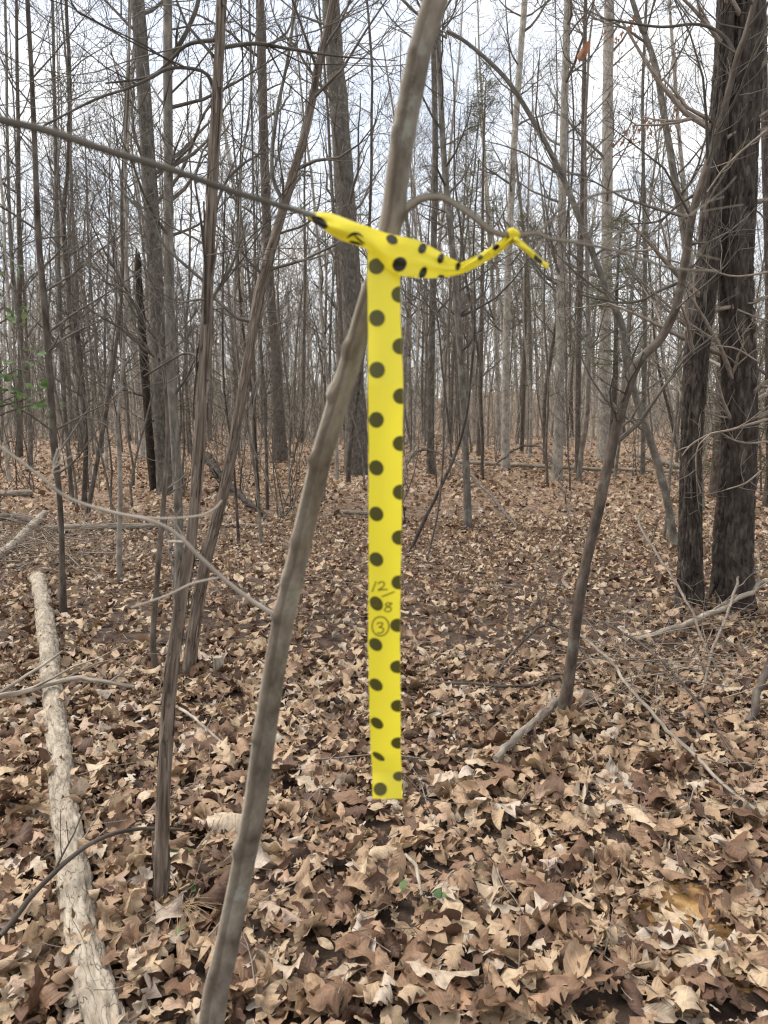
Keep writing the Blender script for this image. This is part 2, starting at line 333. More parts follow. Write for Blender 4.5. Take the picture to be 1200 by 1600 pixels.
# ------------------------------------------------------------------ leaves
def leaf_shape(kind, ns, na, rng):
    """Leaf of length 1 along x; returns verts, quads, leaf coordinate (t, side)."""
    t = np.linspace(0, 1, ns)
    tt = np.clip((t - 0.10) / 0.90, 0, 1)
    env = np.sin(np.pi * tt ** 0.85) ** 0.75
    if kind == 'white_oak':
        f = 0.33 * env * (0.60 + 0.50 * np.sin(2 * np.pi * (3.3 * tt + rng.uniform(0, 0.4)))) * (0.75 + 0.4 * tt)
        f2 = 0.30 * env * (0.62 + 0.48 * np.sin(2 * np.pi * (3.3 * tt + rng.uniform(0, 0.4)))) * (0.75 + 0.4 * tt)
    elif kind == 'red_oak':
        def saw(ph):
            q = (3.0 * tt + ph) % 1.0
            return np.where(q < 0.7, q / 0.7, (1 - q) / 0.3)
        f = 0.36 * env * (0.34 + 0.75 * saw(rng.uniform(0, 0.3))); f2 = 0.36 * env * (0.34 + 0.75 * saw(rng.uniform(0, 0.3)))
    elif kind == 'maple':
        f = 0.42 * np.sin(np.pi * tt) ** 0.6 * (0.55 + 0.5 * np.abs(np.sin(2.5 * np.pi * tt + 0.6))); f2 = f * rng.uniform(0.85, 1.1)
    else:
        f = 0.23 * env; f2 = f * rng.uniform(0.85, 1.1)
    f = np.maximum(f, 0.008); f2 = np.maximum(f2, 0.008)
    s = np.linspace(-1, 1, na)
    wl = np.where(s[None, :] < 0, f[:, None], f2[:, None])
    fold = rng.uniform(-1.0, 1.6); cup = rng.uniform(-1.2, 2.0); bend = rng.normal(0.1, 0.85); tw = rng.uniform(-1.1, 1.1)
    lat = s[None, :] * wl
    ang = fold * 0.35 * np.sign(lat) + cup * 2.2 * lat                       # roll of the blade across
    ang = np.clip(ang, -2.2, 2.2)
    y = lat * np.cos(ang * 0.7); z = np.abs(lat) * np.sin(np.abs(ang)) * np.sign(ang * np.sign(lat) + 1e-9)
    z = z + (0.035 * np.sin(t[:, None] * rng.uniform(8, 15) + s[None, :] * 2.0 + rng.uniform(0, 6)) * np.abs(s[None, :]) + rng.normal(0, 0.016, z.shape) * np.abs(s[None, :]))
    a2 = tw * (t[:, None] - 0.5)
    y, z = y * np.cos(a2) - z * np.sin(a2), y * np.sin(a2) + z * np.cos(a2)
    # bend along the length
    k = bend * (t - 0.5) + rng.uniform(-0.6, 0.6) * np.sin(np.pi * 2 * t)
    dx = np.cos(k) / (ns - 1); dz = -np.sin(k) / (ns - 1)
    cx = np.concatenate([[0], np.cumsum(dx)[:-1]]); cz = np.concatenate([[0], np.cumsum(dz)[:-1]])
    X = cx[:, None] - z * (-np.sin(k))[:, None] * 1.0; Z = cz[:, None] + z * np.cos(k)[:, None]
    V = np.stack([X, y + 0 * X, Z], -1)
    V -= V.reshape(-1, 3).mean(0)
    a = np.arange(ns - 1)[:, None] * na + np.arange(na - 1)[None, :]
    F = np.stack([a, a + 1, a + na + 1, a + na], -1).reshape(-1, 4)
    LC = np.stack([t[:, None] + 0 * y, s[None, :] + 0 * y], -1)
    return V.reshape(-1, 3), F, LC.reshape(-1, 2)
KINDS = ['white_oak', 'red_oak', 'white_oak', 'red_oak', 'oval', 'red_oak', 'maple', 'white_oak', 'oval']
def rotmats(rng, n, tilt):
    yaw = rng.uniform(0, 2 * np.pi, n); a = rng.normal(0, tilt, n); b = rng.normal(0, tilt, n)
    flip = np.where(rng.random(n) < 0.45, np.pi, 0.0); a = a + flip
    cz, sz, cx, sx, cy, sy = np.cos(yaw), np.sin(yaw), np.cos(a), np.sin(a), np.cos(b), np.sin(b)
    Z0, O = np.zeros(n), np.ones(n)
    Rz = np.stack([cz, -sz, Z0, sz, cz, Z0, Z0, Z0, O], -1).reshape(n, 3, 3)
    Rx = np.stack([O, Z0, Z0, Z0, cx, -sx, Z0, sx, cx], -1).reshape(n, 3, 3)
    Ry = np.stack([cy, Z0, sy, Z0, O, Z0, -sy, Z0, cy], -1).reshape(n, 3, 3)
    return Rz @ Rx @ Ry
OCH = G(1075, 1455)
def litter():
    rng = np.random.default_rng(11)
    Vs, Fs, Ls, n0 = [], [], [], 0
    zones = [(0.9, 3.0, 800, 16, 3, 40, 0.33, 0.06), (3.0, 4.5, 820, 9, 3, 30, 0.38, 0.062), (4.5, 10.5, 375, 6, 3, 30, 0.52, 0.075), (10.5, 24, 95, 5, 2, 16, 0.62, 0.07), (24, 55, 17, 3, 2, 10, 0.6, 0.05)]
    bank = []
    for bx, by, br, bn in ((250, 1428, .03, 45), (293, 1066, .05, 45), (876, 1140, .04, 45), (1080, 968, .16, 110), (1143, 976, .2, 120), (246, 1063, .03, 25), (99, 965, .03, 30), (187, 915, .03, 25), (731, 831, .06, 40), (281, 945, .05, 30), (556, 740, .3, 60), (438, 717, .25, 50)):
        g = G(bx, by); a = rng.uniform(0, 6.283, bn); q = br + np.abs(rng.normal(0, .09, bn)); bank += list(zip(g[0] + np.cos(a) * q, g[1] + np.sin(a) * q))
    for bx, by in [(60, 915), (68, 960), (77, 1030), (84, 1110), (92, 1190), (99, 1260), (110, 1350), (121, 1440), (138, 1530), (158, 1610)]:
        g = G(bx, by); sg = rng.choice([-1, 1], 60); bank += list(zip(g[0] + sg * (.075 + np.abs(rng.normal(0, .045, 60))), g[1] + rng.uniform(-.35, .35, 60)))
    bank = np.array(bank); zones.append((0, 1, 0, 11, 3, 24, 0.75, 0.11))
    for d0, d1, dens, ns, na, nk, tilt, thick in zones:
        w1 = lambda d: 0.66 * d + 0.55
        n = int(dens * ((d1 ** 2 - d0 ** 2) * 0.66 + 1.1 * (d1 - d0)))
        d = np.sqrt(rng.uniform(d0 ** 2, d1 ** 2, n)); x = rng.uniform(-1, 1, n) * w1(d)
        keep = ~((np.hypot((x - OCH[0]), (d - OCH[1]) * 0.8) < 0.15) & (rng.random(n) < 0.42))
        d, x = d[keep], x[keep]; n = len(d)
        if dens == 0: x, d = bank[:, 0], bank[:, 1]; n = len(d)
        tm = [leaf_shape(KINDS[i % len(KINDS)], ns, na, rng) for i in range(nk)]
        kk = rng.integers(0, nk, n)
        size = np.clip(rng.lognormal(math.log(0.078 if d1 < 5 else 0.064), 0.40, n), 0.026, 0.16) * (1.0 if d1 < 11 else (1.35 if d1 < 30 else 2.0))
        R = rotmats(rng, n, tilt) * size[:, None, None]
        z = hgt(x, d) + rng.uniform(0.0, thick, n)
        patch = 0.5 + 0.5 * noise3(x * 0.7, d * 0.7, 0, 21)
        tone = np.clip(rng.beta(1.45, 1.8, n) * 0.97 + (patch - 0.5) * 0.18, 0.0, 0.985)
        pos = np.stack([x, d, z], -1)
        for k in range(nk):
            i = np.where(kk == k)[0]
            if not len(i): continue
            V, F, LC = tm[k]; m = len(V)
            VV = np.einsum('nij,vj->nvi', R[i], V) + pos[i][:, None, :]
            Vs.append(VV.reshape(-1, 3)); Fs.append((F[None] + (np.arange(len(i)) * m)[:, None, None] + n0).reshape(-1, 4))
            A = np.zeros((len(i), m, 3)); A[..., :2] = LC[None]; A[..., 2] = tone[i][:, None]
            Ls.append(A.reshape(-1, 3)); n0 += len(i) * m
    me = mesh_np('leaf_litter', np.concatenate(Vs), np.concatenate(Fs), M['leaf'], True, {'leaf': ('FLOAT_VECTOR', np.concatenate(Ls))})
    o = obj('leaf_litter', me, ground); tag(o, None, None, None, 'stuff')
litter()
def big_leaves():
    rng = np.random.default_rng(5); R0 = random.Random(5)
    ms = []
    for i in range(22):
        V, F, LC = leaf_shape(KINDS[i % len(KINDS)], 17, 5, rng)
        A = np.concatenate([LC, np.full((len(V), 1), 0.0)], 1)
        ms.append(mesh_np('leaf', V, F, M['leaf'], True, {'leaf': ('FLOAT_VECTOR', A)}))
    got = 0
    while got < 292:
        px, py = R0.uniform(-10, 1210), 1150 + 450 * R0.random() ** 0.7
        p = G(px, py)
        if math.hypot(p[0] - OCH[0], p[1] - OCH[1]) < 0.14: continue
        if 40 < px < 200 and R0.random() < 0.6: continue
        o = obj('leaf', ms[got % 22], ground)
        s = R0.choice([0.11, 0.13, 0.15, 0.17]) * R0.uniform(0.85, 1.15)
        o.scale = (s, s, s); o.location = (p[0], p[1], p[2] + R0.uniform(0.05, 0.075))
        o.rotation_euler = (R0.gauss(0, 0.2) + (math.pi if R0.random() < 0.4 else 0), R0.gauss(0, 0.2), R0.uniform(0, 6.28))
        got += 1
big_leaves()

# ------------------------------------------------------------------ trees
def sides(r): return 7 if r > 0.03 else 5 if r > 0.012 else 4 if r > 0.006 else 3
def grow(mb, rng, p, d, Ln, r, lvl, rmin, kids=(5, 4, 3), wob=0.16, trop=0.10, spread=(0.5, 1.0)):
    n = max(4, min(9, int(Ln / 0.25))); st = Ln / n
    P = [np.array(p, float)]; d = np.array(d, float); d /= np.linalg.norm(d)
    Ds = [d]
    for i in range(n):
        d = d + np.array([rng.gauss(0, wob), rng.gauss(0, wob), rng.gauss(0, wob * 0.8) + trop]); d /= np.linalg.norm(d)
        P.append(P[-1] + d * st); Ds.append(d)
    P = np.array(P); R = np.maximum(r * (1 - 0.72 * np.linspace(0, 1, n + 1) ** 0.9), rmin)
    tube(mb, P, R, sides(r), None, False)
    if lvl <= 0: return
    for k in range(kids[-lvl] + rng.randint(-1, 1)):
        u = rng.uniform(0.18, 0.98); i = min(n - 1, int(u * n)); f = u * n - i
        q = P[i] * (1 - f) + P[i + 1] * f
        base = Ds[i]; ax = np.array([rng.gauss(0, 1), rng.gauss(0, 1), rng.gauss(0, 1)]); ax -= base * (ax @ base); ax /= max(np.linalg.norm(ax), 1e-6)
        a = rng.uniform(*spread)
        grow(mb, rng, q, base * math.cos(a) + ax * math.sin(a), Ln * rng.uniform(0.35, 0.62) * (1.1 - 0.4 * u), max(R[i] * rng.uniform(0.45, 0.65), rmin), lvl - 1, rmin, kids, wob * 1.15, trop * 0.8, spread)

def crown_on(mb, rng, P, R, z0, count, rmin, lvl=2, lenf=1.0, kids=(5, 4, 3), up=0.5):
    """Branches along a trunk path above height z0."""
    ok = [i for i in range(len(P) - 1) if P[i][2] > z0]
    for _ in range(count):
        if not ok: return
        i = rng.choice(ok); a = rng.uniform(0, 6.283)
        T = P[i + 1] - P[i]; T = T / np.linalg.norm(T)
        e = rng.uniform(0.15, 1.0) * up
        d = np.array([math.cos(a), math.sin(a), e + T[2] * 0.25])
        Ln = lenf * rng.uniform(0.5, 1.3); r = min(R[i] * rng.uniform(0.25, 0.55), 0.012 + Ln * 0.012)
        grow(mb, rng, P[i], d, Ln, max(r, rmin), lvl, rmin, kids)

# relief functions (angle, length, radius) -> change of radius
def rel_smooth(seed, amp=0.05):
    return lambda th, s, r: r * amp * (noise3(np.cos(th) * 1.3, np.sin(th) * 1.3, s * 3.0, seed) + 0.5 * noise3(np.cos(th) * 3, np.sin(th) * 3, s * 14, seed + 1))
def rel_furrow(seed, dep=0.016, fs=9.0):
    def f(th, s, r):
        x, y = np.cos(th) * fs, np.sin(th) * fs
        w = 1.6 * noise3(x * 0.4, y * 0.4, s * 3.5, seed + 3)
        w = w * 0.5
        a = np.abs(noise3(x + w, y + w, s * 5.5, seed)); b = np.abs(noise3(x * 1.7 + w, y * 1.7, s * 13, seed + 1))
        g = np.clip(a * 4.5, 0, 1) * 0.6 + np.clip(b * 4.0, 0, 1) * 0.4
        return dep * (g - 0.7) + 0.1 * r * noise3(np.cos(th), np.sin(th), s * 1.2, seed + 2) + 0.004 * noise3(x * 5, y * 5, s * 60, seed + 5)
    return f
def rel_shag(seed, dep=0.007):
    def f(th, s, r):
        x, y = np.cos(th) * 4.5, np.sin(th) * 4.5
        w = 0.9 * noise3(x * 0.3, y * 0.3, s * 2.2, seed + 3)
        a = noise3(x + w, y - w, s * 2.6, seed); b = noise3(x * 2.5, y * 2.5, s * 6, seed + 1)
        return dep * (a + 0.7 * b) + 0.10 * r * noise3(np.cos(th), np.sin(th), s * 2.5, seed + 2)
    return f
def rel_flake(seed, dep=0.006):
    def f(th, s, r):
        x, y = np.cos(th) * 3.2, np.sin(th) * 3.2
        a = np.abs(noise3(x, y, s * 13, seed)); b = np.abs(noise3(x * 2.2, y * 2.2, s * 26, seed + 1))
        lump = 0.12 * r * noise3(np.cos(th), np.sin(th), s * 3.2, seed + 2) + 0.10 * r * np.exp(-((s % 1.37 - 0.7) / 0.05) ** 2)
        return dep * (np.clip(a * 3, 0, 1) + 0.6 * np.clip(b * 3, 0, 1) - 1.1) + lump
    return f

def px_path(pts, base=True, D=None, lean=0.0, extend=True, top=-420, wf=0.84):
    """Trunk given as photo-pixel (x, y, width): stands at the depth where its foot meets the ground."""
    pts = [tuple(map(float, p)) for p in pts]
    foot = G(pts[0][0], pts[0][1])
    D = foot[1] if D is None else D
    if extend and pts[-1][1] < 60:
        (x1, y1, w1), (x0, y0, w0) = pts[-1], pts[-2]
        k = (top - y1) / min(-40, (y1 - y0)); pts.append((x1 + (x1 - x0) * k * 0.8, top, w1 * 0.7))
    P, R = [], []
    y_b = pts[0][1]
    for x, y, w in pts:
        Dd = D + lean * (y_b - y) / 1000.0
        P.append(at(x, y, Dd)); R.append(w * wf * mpp(x, y, Dd) / 2)
    P, R = np.array(P), np.array(R)
    z = float(hgt(P[0][0], P[0][1]))
    P = np.vstack([P[0] + (P[0] - P[1]) / np.linalg.norm(P[1] - P[0]) * 0.12 - np.array([0, 0, max(0, P[0][2] - z)]), P]); R = np.concatenate([[R[0] * 1.06], R])
    return P, R
def wrow(P, R, n):
    Q = spline(np.hstack([P, R[:, None]]), n); return Q[:, :3], np.maximum(Q[:, 3], 0.0012)

def tree(label, pts, mat='grey', rows=60, ns=10, rel=None, twigs=14, z0=0.8, rmin=0.0022, lvl=2, lenf=1.0, seed=1, name='bare_tree', extra=(), D=None, lean=0.0, cat='tree', kids=(5, 4, 3), flare=0.25, group=None, cmat='crown', up=0.5, wf=0.84, strips=0):
    rng = random.Random(seed)
    P, R = px_path(pts, D=D, lean=lean, wf=wf)
    base = P[1].copy()
    Q, r = wrow(P, R, rows)
    # root flare
    s = np.linalg.norm(Q - Q[0], axis=1); r = r * (1 + flare * np.exp(-(s / (r[0] * 3.5 + 0.08))))
    mb = MB(); tube(mb, Q, r, ns, rel)
    for _ in range(strips):
        i = rng.randrange(4, rows - 8); a = rng.uniform(0, 6.283); T = Q[i + 1] - Q[i]; T /= np.linalg.norm(T)
        o = np.array([math.cos(a), math.sin(a), 0]); o -= T * (o @ T); o /= np.linalg.norm(o); sd = np.cross(T, o)
        Ln = rng.uniform(.05, .20); w = rng.uniform(.0025, .006); lift = rng.uniform(.002, .014) * rng.choice((1, -1)); bow = rng.uniform(0, .006)
        V = []
        for k in np.linspace(0, 1, 5):
            q = Q[i] + T * Ln * (k - .5) + o * (r[i] * 1.04 + bow * math.sin(3.14 * k) + (lift * k * k if lift > 0 else -lift * (1 - k) ** 2)) + sd * rng.gauss(0, .0008)
            V += [q - sd * w * (1 - .6 * abs(k - .5)), q + sd * w * (1 - .6 * abs(k - .5))]
        V = np.array(V); mb.add(V, np.array([(2 * k, 2 * k + 1, 2 * k + 3, 2 * k + 2) for k in range(4)]))
    t = thing(name, label, cat, base, group)
    obj('trunk', mb.build('trunk', M[mat], base), t)
    if twigs or extra:
        mc = MB()
        crown_on(mc, rng, Q, r, z0, twigs, rmin, lvl, lenf, kids, up)
        for e in extra:
            De = e[0]; E = [at(x, y, De + (k * e[2] if len(e) > 2 else 0)) for k, (x, y, w) in enumerate(e[1])]; RR = [w * mpp(x, y, De) / 2 for x, y, w in e[1]]
            q, rr = wrow(np.array(E), np.array(RR), max(10, len(E) * 4)); tube(mc, q, rr, 6, rel_smooth(seed, 0.1), False)
            for _ in range(5):
                i = rng.randrange(2, len(q) - 1); dd = q[i] - q[i - 1]; dd = dd / np.linalg.norm(dd) + np.array([rng.gauss(0, .5), rng.gauss(0, .5), rng.gauss(0.1, .5)])
                grow(mc, rng, q[i], dd, rng.uniform(0.2, 0.6), rr[i] * 0.6, 1, 0.0014)
        if mc.n: obj('crown', mc.build('crown', M[cmat], base), t)
    return t

# --- the twin dark trunks on the right
def twin():
    rngs = random.Random(3)
    A = [(1080, 982, 60), (1079, 905, 45), (1079, 800, 39), (1080, 700, 37), (1088, 560, 43), (1105, 430, 38), (1112, 320, 36), (1122, 200, 33), (1129, 100, 30), (1134, 0, 29)]
    Bp = [(1143, 990, 84), (1144, 905, 68), (1146, 830, 64), (1152, 740, 59), (1155, 600, 56), (1151, 420, 58), (1157, 300, 58), (1162, 150, 57), (1168, 0, 56)]
    t = None; mc = MB()
    for k, pts in enumerate((A, Bp)):
        P, R = px_path(pts, D=5.25 + 0.05 * k, top=-260, wf=(0.78, 0.84)[k])
        if t is None:
            base = P[1].copy(); t = thing('oak_tree', 'twin-stemmed tree with very dark furrowed bark, thickest trunks on the leaf litter', 'tree', base)
        Q, r = wrow(P, R, 330); s = np.linalg.norm(Q - Q[0], axis=1); r = r * (1 + 0.22 * np.exp(-s / 0.25))
        mb = MB(); tube(mb, Q, r, 84, rel_furrow(40 + 10 * k, 0.030, 5.0))
        obj('trunk', mb.build('trunk', M['dark'], base), t)
        crown_on(mc, rngs, Q, r, 1.3, 16, 0.0016, 2, 0.8, (4, 4, 3), 0.4)
    # pale dead twigs reaching out in front of the trunks
    for seg in ([(1200, 655, 5), (1140, 672, 4), (1110, 678, 3), (1080, 695, 3), (1066, 712, 2)], [(1200, 690, 4), (1160, 692, 3), (1125, 676, 2)], [(1110, 678, 3), (1090, 700, 2), (1088, 740, 2), (1095, 770, 2)],
                [(1200, 425, 4), (1150, 432, 3.5), (1100, 420, 3), (1040, 405, 2.5), (985, 392, 2)], [(1196, 205, 4), (1160, 235, 3.5), (1130, 265, 3), (1105, 300, 2.5)],
                [(1190, 735, 3), (1165, 755, 3), (1135, 765, 2)], [(1185, 565, 3), (1150, 545, 3), (1118, 540, 2)]):
        q, rr = wrow(np.array([at(x, y, 4.95 + 0.02 * i) for i, (x, y, w) in enumerate(seg)]), np.array([w * mpp(x, y, 4.95) / 2 for x, y, w in seg]), 16)
        tube(mc, q, rr, 5, None, False)
        for _ in range(4):
            i = rngs.randrange(3, 14); grow(mc, rngs, q[i], q[i + 1] - q[i] + np.array([rngs.gauss(0, .06), rngs.gauss(0, .03), rngs.gauss(0, .06)]), rngs.uniform(.15, .45), rr[i] * .6, 1, 0.0012)
    obj('crown', mc.build('crown', M['twig'], base), t)
twin()

# --- the trees one can pick out
tree('slender brown shaggy-barked tree rooted beside the pale log',
     [(250, 1428, 30), (254, 1280, 28), (263, 1100, 27), (282, 940, 28), (300, 830, 25), (314, 640, 25), (322, 480, 24), (331, 300, 22), (340, 130, 20), (346, 0, 18)], 'shag', 240, 36, rel_shag(3, 0.0030), 18, 1.6, 0.0012, 2, 0.5, 21, flare=0.1, wf=0.70, strips=100,
     extra=[(2.1, [(336, 140, 7), (318, 112, 6), (268, 106, 6), (235, 122, 5), (200, 138, 4.5), (150, 155, 4), (67, 197, 3)], -0.03), (2.1, [(338, 62, 7), (293, 70, 6), (265, 96, 5), (232, 120, 4), (165, 130, 3)], 0.03),
            (2.1, [(342, 75, 7), (400, 68, 6), (450, 76, 5), (530, 88, 3), (620, 95, 1)], 0.04), (2.1, [(330, 365, 5), (345, 300, 5), (372, 262, 4.5), (410, 238, 3.5)], 0.05), (2.1, [(314, 560, 5), (290, 552, 4), (255, 570, 4), (225, 588, 3)], 0.05), (2.1, [(318, 500, 6), (330, 470, 6), (362, 415, 5), (385, 350, 4)], 0.04)])
tree('leaning shaggy-barked tree slanting up behind the taped sapling',
     [(293, 1066, 30), (303, 983, 26), (320, 880, 25), (332, 835, 24), (353, 753, 23), (383, 587, 22), (408, 450, 22), (440, 335, 20), (480, 195, 17), (498, 100, 15), (520, 0, 13)], 'shag', 200, 30, rel_shag(9, 0.0045), 26, 1.5, 0.0015, 2, 0.7, 22, flare=0.15, wf=0.70, strips=110,
     extra=[(4.05, [(445, 320, 7), (425, 270, 6), (432, 180, 6), (450, 90, 5), (462, 0, 4)], 0.03)])
tree('smooth grey tree standing right behind the shaggy-barked trunk',
     [(281, 945, 17), (280, 880, 16), (279, 800, 16), (273, 680, 17), (267, 560, 18), (264, 420, 18), (263, 250, 17), (262, 100, 17), (262, 0, 16)], 'grey', 80, 14, rel_smooth(5), 30, 1.6, 0.002, 2, 1.0, 23,
     extra=[(6.2, [(266, 90, 8), (285, 62, 8), (298, 35, 7), (310, 0, 7), (315, -60, 6)])])
tree('thick grey-barked tree behind the broken black snag',
     [(262, 772, 34), (256, 700, 30), (250, 560, 28), (241, 400, 27), (231, 240, 26), (222, 100, 25), (215, 0, 25)], 'grey', 110, 26, rel_furrow(61, 0.014, 8), 22, 4.5, 0.004, 2, 2.0, 24, cmat='crown')
tree('crooked brown tree curving up in front of the twin dark trunks',
     [(876, 1140, 26), (889, 1060, 24), (902, 960, 23), (915, 880, 22), (934, 800, 22), (949, 730, 21), (968, 650, 21), (984, 595, 22), (1002, 560, 19), (1032, 530, 18), (1056, 480, 17), (1070, 410, 17), (1082, 335, 16), (1104, 260, 15), (1128, 185, 14), (1152, 90, 13), (1180, 0, 12)], 'darkbrown', 170, 18, rel_smooth(7, 0.09), 30, 1.35, 0.0013, 2, 0.6, 25, flare=0.3, wf=0.74,
     extra=[(3.4, [(1066, 440, 6), (1035, 452, 5), (1000, 470, 4.5), (960, 472, 4), (905, 460, 3)], 0.03), (3.4, [(1152, 90, 6), (1130, 55, 5), (1090, 38, 4.5), (1030, 42, 4), (950, 30, 3)], 0.02), (3.4, [(1092, 300, 5), (1060, 320, 5), (1030, 345, 4), (985, 350, 3)], 0.03)])
tree('grey-brown leaning tree crossing behind the crooked brown tree',
     [(1054, 862, 16), (1044, 790, 14), (1022, 705, 14), (995, 625, 13), (978, 560, 12), (971, 505, 12), (952, 465, 12), (935, 418, 12), (917, 372, 12), (885, 290, 11), (862, 242, 10), (833, 188, 9), (792, 125, 8), (740, 75, 7), (700, 48, 6), (650, 20, 5)], 'grey', 120, 12, rel_smooth(8, 0.08), 26, 1.2, 0.0022, 2, 0.9, 26)
tree('slanting grey tree half hidden by the twin dark trunks, leaning to the sky',
     [(1092, 800, 20), (1082, 600, 17), (1075, 420, 15), (1067, 350, 14), (1056, 290, 13), (1040, 195, 12), (1026, 110, 11), (1008, 55, 10), (988, 0, 9)], 'grey', 80, 12, rel_smooth(9), 24, 2.5, 0.0026, 2, 1.2, 27)
tree('thick straight grey tree hanging behind the yellow tape',
     [(556, 740, 40), (555, 640, 37), (551, 500, 36), (544, 380, 35), (533, 220, 35), (522, 80, 34), (516, 0, 33)], 'grey', 120, 26, rel_furrow(71, 0.02, 8), 20, 5, 0.005, 2, 2.4, 28, D=19)
tree('straight grey tree with flared base far behind the leaning shaggy tree',
     [(438, 717, 27), (436, 660, 21), (431, 560, 17), (422, 450, 17), (414, 280, 17), (409, 100, 17), (406, 0, 16)], 'brown', 80, 14, rel_smooth(10), 22, 5, 0.006, 2, 2.6, 29, D=24)
tree('grey tree of middling girth on the clearing beside the hanging tape',
     [(731, 831, 17), (730, 780, 14), (727, 700, 13), (722, 600, 13), (716, 500, 13), (706, 380, 12), (694, 250, 11), (686, 100, 10), (684, 0, 9)], 'grey', 90, 12, rel_smooth(12), 30, 2.0, 0.0026, 2, 1.2, 30)
tree('pale straight tree beyond the clearing, standing clear of the tape tail',
     [(870, 750, 20), (872, 690, 17), (874, 560, 16), (877, 400, 15), (881, 200, 14), (887, 0, 13)], 'pale', 80, 14, rel_smooth(13), 20, 4, 0.004, 2, 1.8, 31)
tree('pale tall tree rising behind the crooked brown tree',
     [(943, 722, 24), (944, 600, 21), (948, 430, 20), (949, 250, 20), (950, 120, 19), (952, 0, 18)], 'pale', 80, 14, rel_smooth(14), 26, 5, 0.005, 2, 2.4, 32)
tree('pale grey trunk with dark flecks beyond the leaf-covered clearing',
     [(790, 735, 16), (790, 640, 14), (793, 450, 13), (802, 250, 12), (815, 60, 11), (820, 0, 11)], 'pale', 80, 12, rel_smooth(15), 24, 4, 0.004, 2, 1.8, 33)
tree('slim grey tree close behind the tape on the clearing edge',
     [(673, 740, 14), (673, 640, 13), (676, 450, 12), (680, 250, 11), (678, 100, 10), (676, 0, 10)], 'grey', 80, 12, rel_smooth(16), 22, 4, 0.004, 2, 1.6, 34)
tree('slim brownish tree beside the pale straight tree on the clearing edge',
     [(903, 742, 12), (903, 650, 10), (905, 500, 10), (910, 300, 9), (913, 100, 8), (915, 0, 7)], 'brown', 70, 10, rel_smooth(17), 26, 3, 0.0035, 2, 1.6, 35)
tree('thin dark sapling leaning up from the clearing beside the tape',
     [(640, 863, 7), (662, 815, 7), (690, 758, 6), (715, 700, 6), (730, 640, 5), (738, 560, 5), (742, 480, 4), (740, 380, 3), (748, 250, 2.5)], 'dark', 60, 8, rel_smooth(18), 16, 0.8, 0.0018, 2, 0.6, 36, name='sapling', cat='sapling')
tree('brown sapling with a bent stem nearest the brush pile',
     [(99, 965, 13), (97, 880, 11), (94, 790, 10), (85, 700, 13), (76, 560, 13), (69, 470, 12), (60, 370, 11), (53, 200, 9), (48, 90, 8), (43, 0, 8)], 'brown', 100, 12, rel_smooth(19, 0.1), 34, 1.0, 0.0018, 2, 0.8, 37, name='sapling', cat='sapling')
tree('pale thin sapling standing between the brush pile and shaggy trunk',
     [(187, 915, 11), (186, 860, 10), (188, 780, 9), (186, 700, 8), (182, 660, 7), (188, 620, 6), (194, 520, 6), (198, 380, 5), (195, 200, 5), (205, 0, 4)], 'pale', 90, 10, rel_smooth(20, 0.1), 26, 1.2, 0.0018, 2, 0.7, 38, name='sapling', cat='sapling')
tree('short crooked brown sapling leaning on the shaggy trunks',
     [(246, 1063, 13), (239, 1000, 11), (244, 930, 10), (249, 860, 10), (256, 780, 9), (262, 690, 8), (258, 600, 6), (247, 520, 5), (240, 420, 4)], 'brown', 80, 10, rel_smooth(22, 0.1), 14, 0.7, 0.0014, 2, 0.5, 39, name='sapling', cat='sapling')
tree('wiggly dark stem in the sapling clump behind the brush pile',
     [(131, 797, 10), (134, 690, 9), (127, 580, 9), (117, 500, 10), (105, 425, 10), (99, 335, 8), (107, 250, 7), (108, 100, 7), (103, 0, 6)], 'dark', 90, 10, rel_smooth(23, 0.1), 26, 1.6, 0.0028, 2, 1.0, 40, name='sapling', cat='sapling')
tree('brown stem slanting out of the sapling clump behind the brush pile',
     [(136, 806, 9), (150, 730, 8), (166, 640, 8), (180, 550, 7), (191, 440, 6), (190, 300, 5), (200, 150, 5), (202, 0, 4)], 'brown', 90, 10, rel_smooth(24, 0.1), 24, 1.6, 0.0028, 2, 1.0, 41, name='sapling', cat='sapling')
tree('straight grey stem at the edge of the sapling clump behind brush',
     [(113, 790, 9), (106, 700, 8), (98, 600, 8), (93, 480, 8), (88, 300, 7), (84, 100, 6), (82, 0, 5)], 'grey', 90, 10, rel_smooth(25, 0.1), 26, 1.6, 0.0028, 2, 1.1, 42, name='sapling', cat='sapling')
tree('thin upright sapling rooted in front of the flared grey tree',
     [(418, 797, 7), (416, 700, 6), (412, 600, 6), (402, 480, 5), (396, 300, 4), (392, 100, 4), (390, 0, 3)], 'brown', 70, 8, rel_smooth(26), 26, 1.5, 0.0026, 2, 0.9, 43, name='sapling', cat='sapling')
tree('thin dark sapling beside the fallen branch and leaning shaggy tree',
     [(373, 853, 6), (369, 780, 5), (362, 700, 5), (350, 600, 4), (348, 450, 4), (352, 300, 3)], 'dark', 60, 8, rel_smooth(27), 18, 0.8, 0.002, 2, 0.6, 44, name='sapling', cat='sapling')
tree('thin grey sapling springing up at the left picture edge',
     [(48, 735, 9), (45, 640, 8), (30, 520, 7), (18, 400, 7), (12, 250, 6), (10, 80, 5), (8, 0, 5)], 'grey', 80, 8, rel_smooth(28), 28, 2, 0.0035, 2, 1.4, 45, name='sapling', cat='sapling')
tree('thin stem on the clearing between the tape and the pale trunks',
     [(668, 872, 4), (684, 800, 4), (692, 720, 4), (694, 620, 3), (700, 520, 3), (712, 420, 2)], 'brown', 50, 6, None, 12, 0.7, 0.0015, 2, 0.5, 46, name='sapling', cat='sapling')
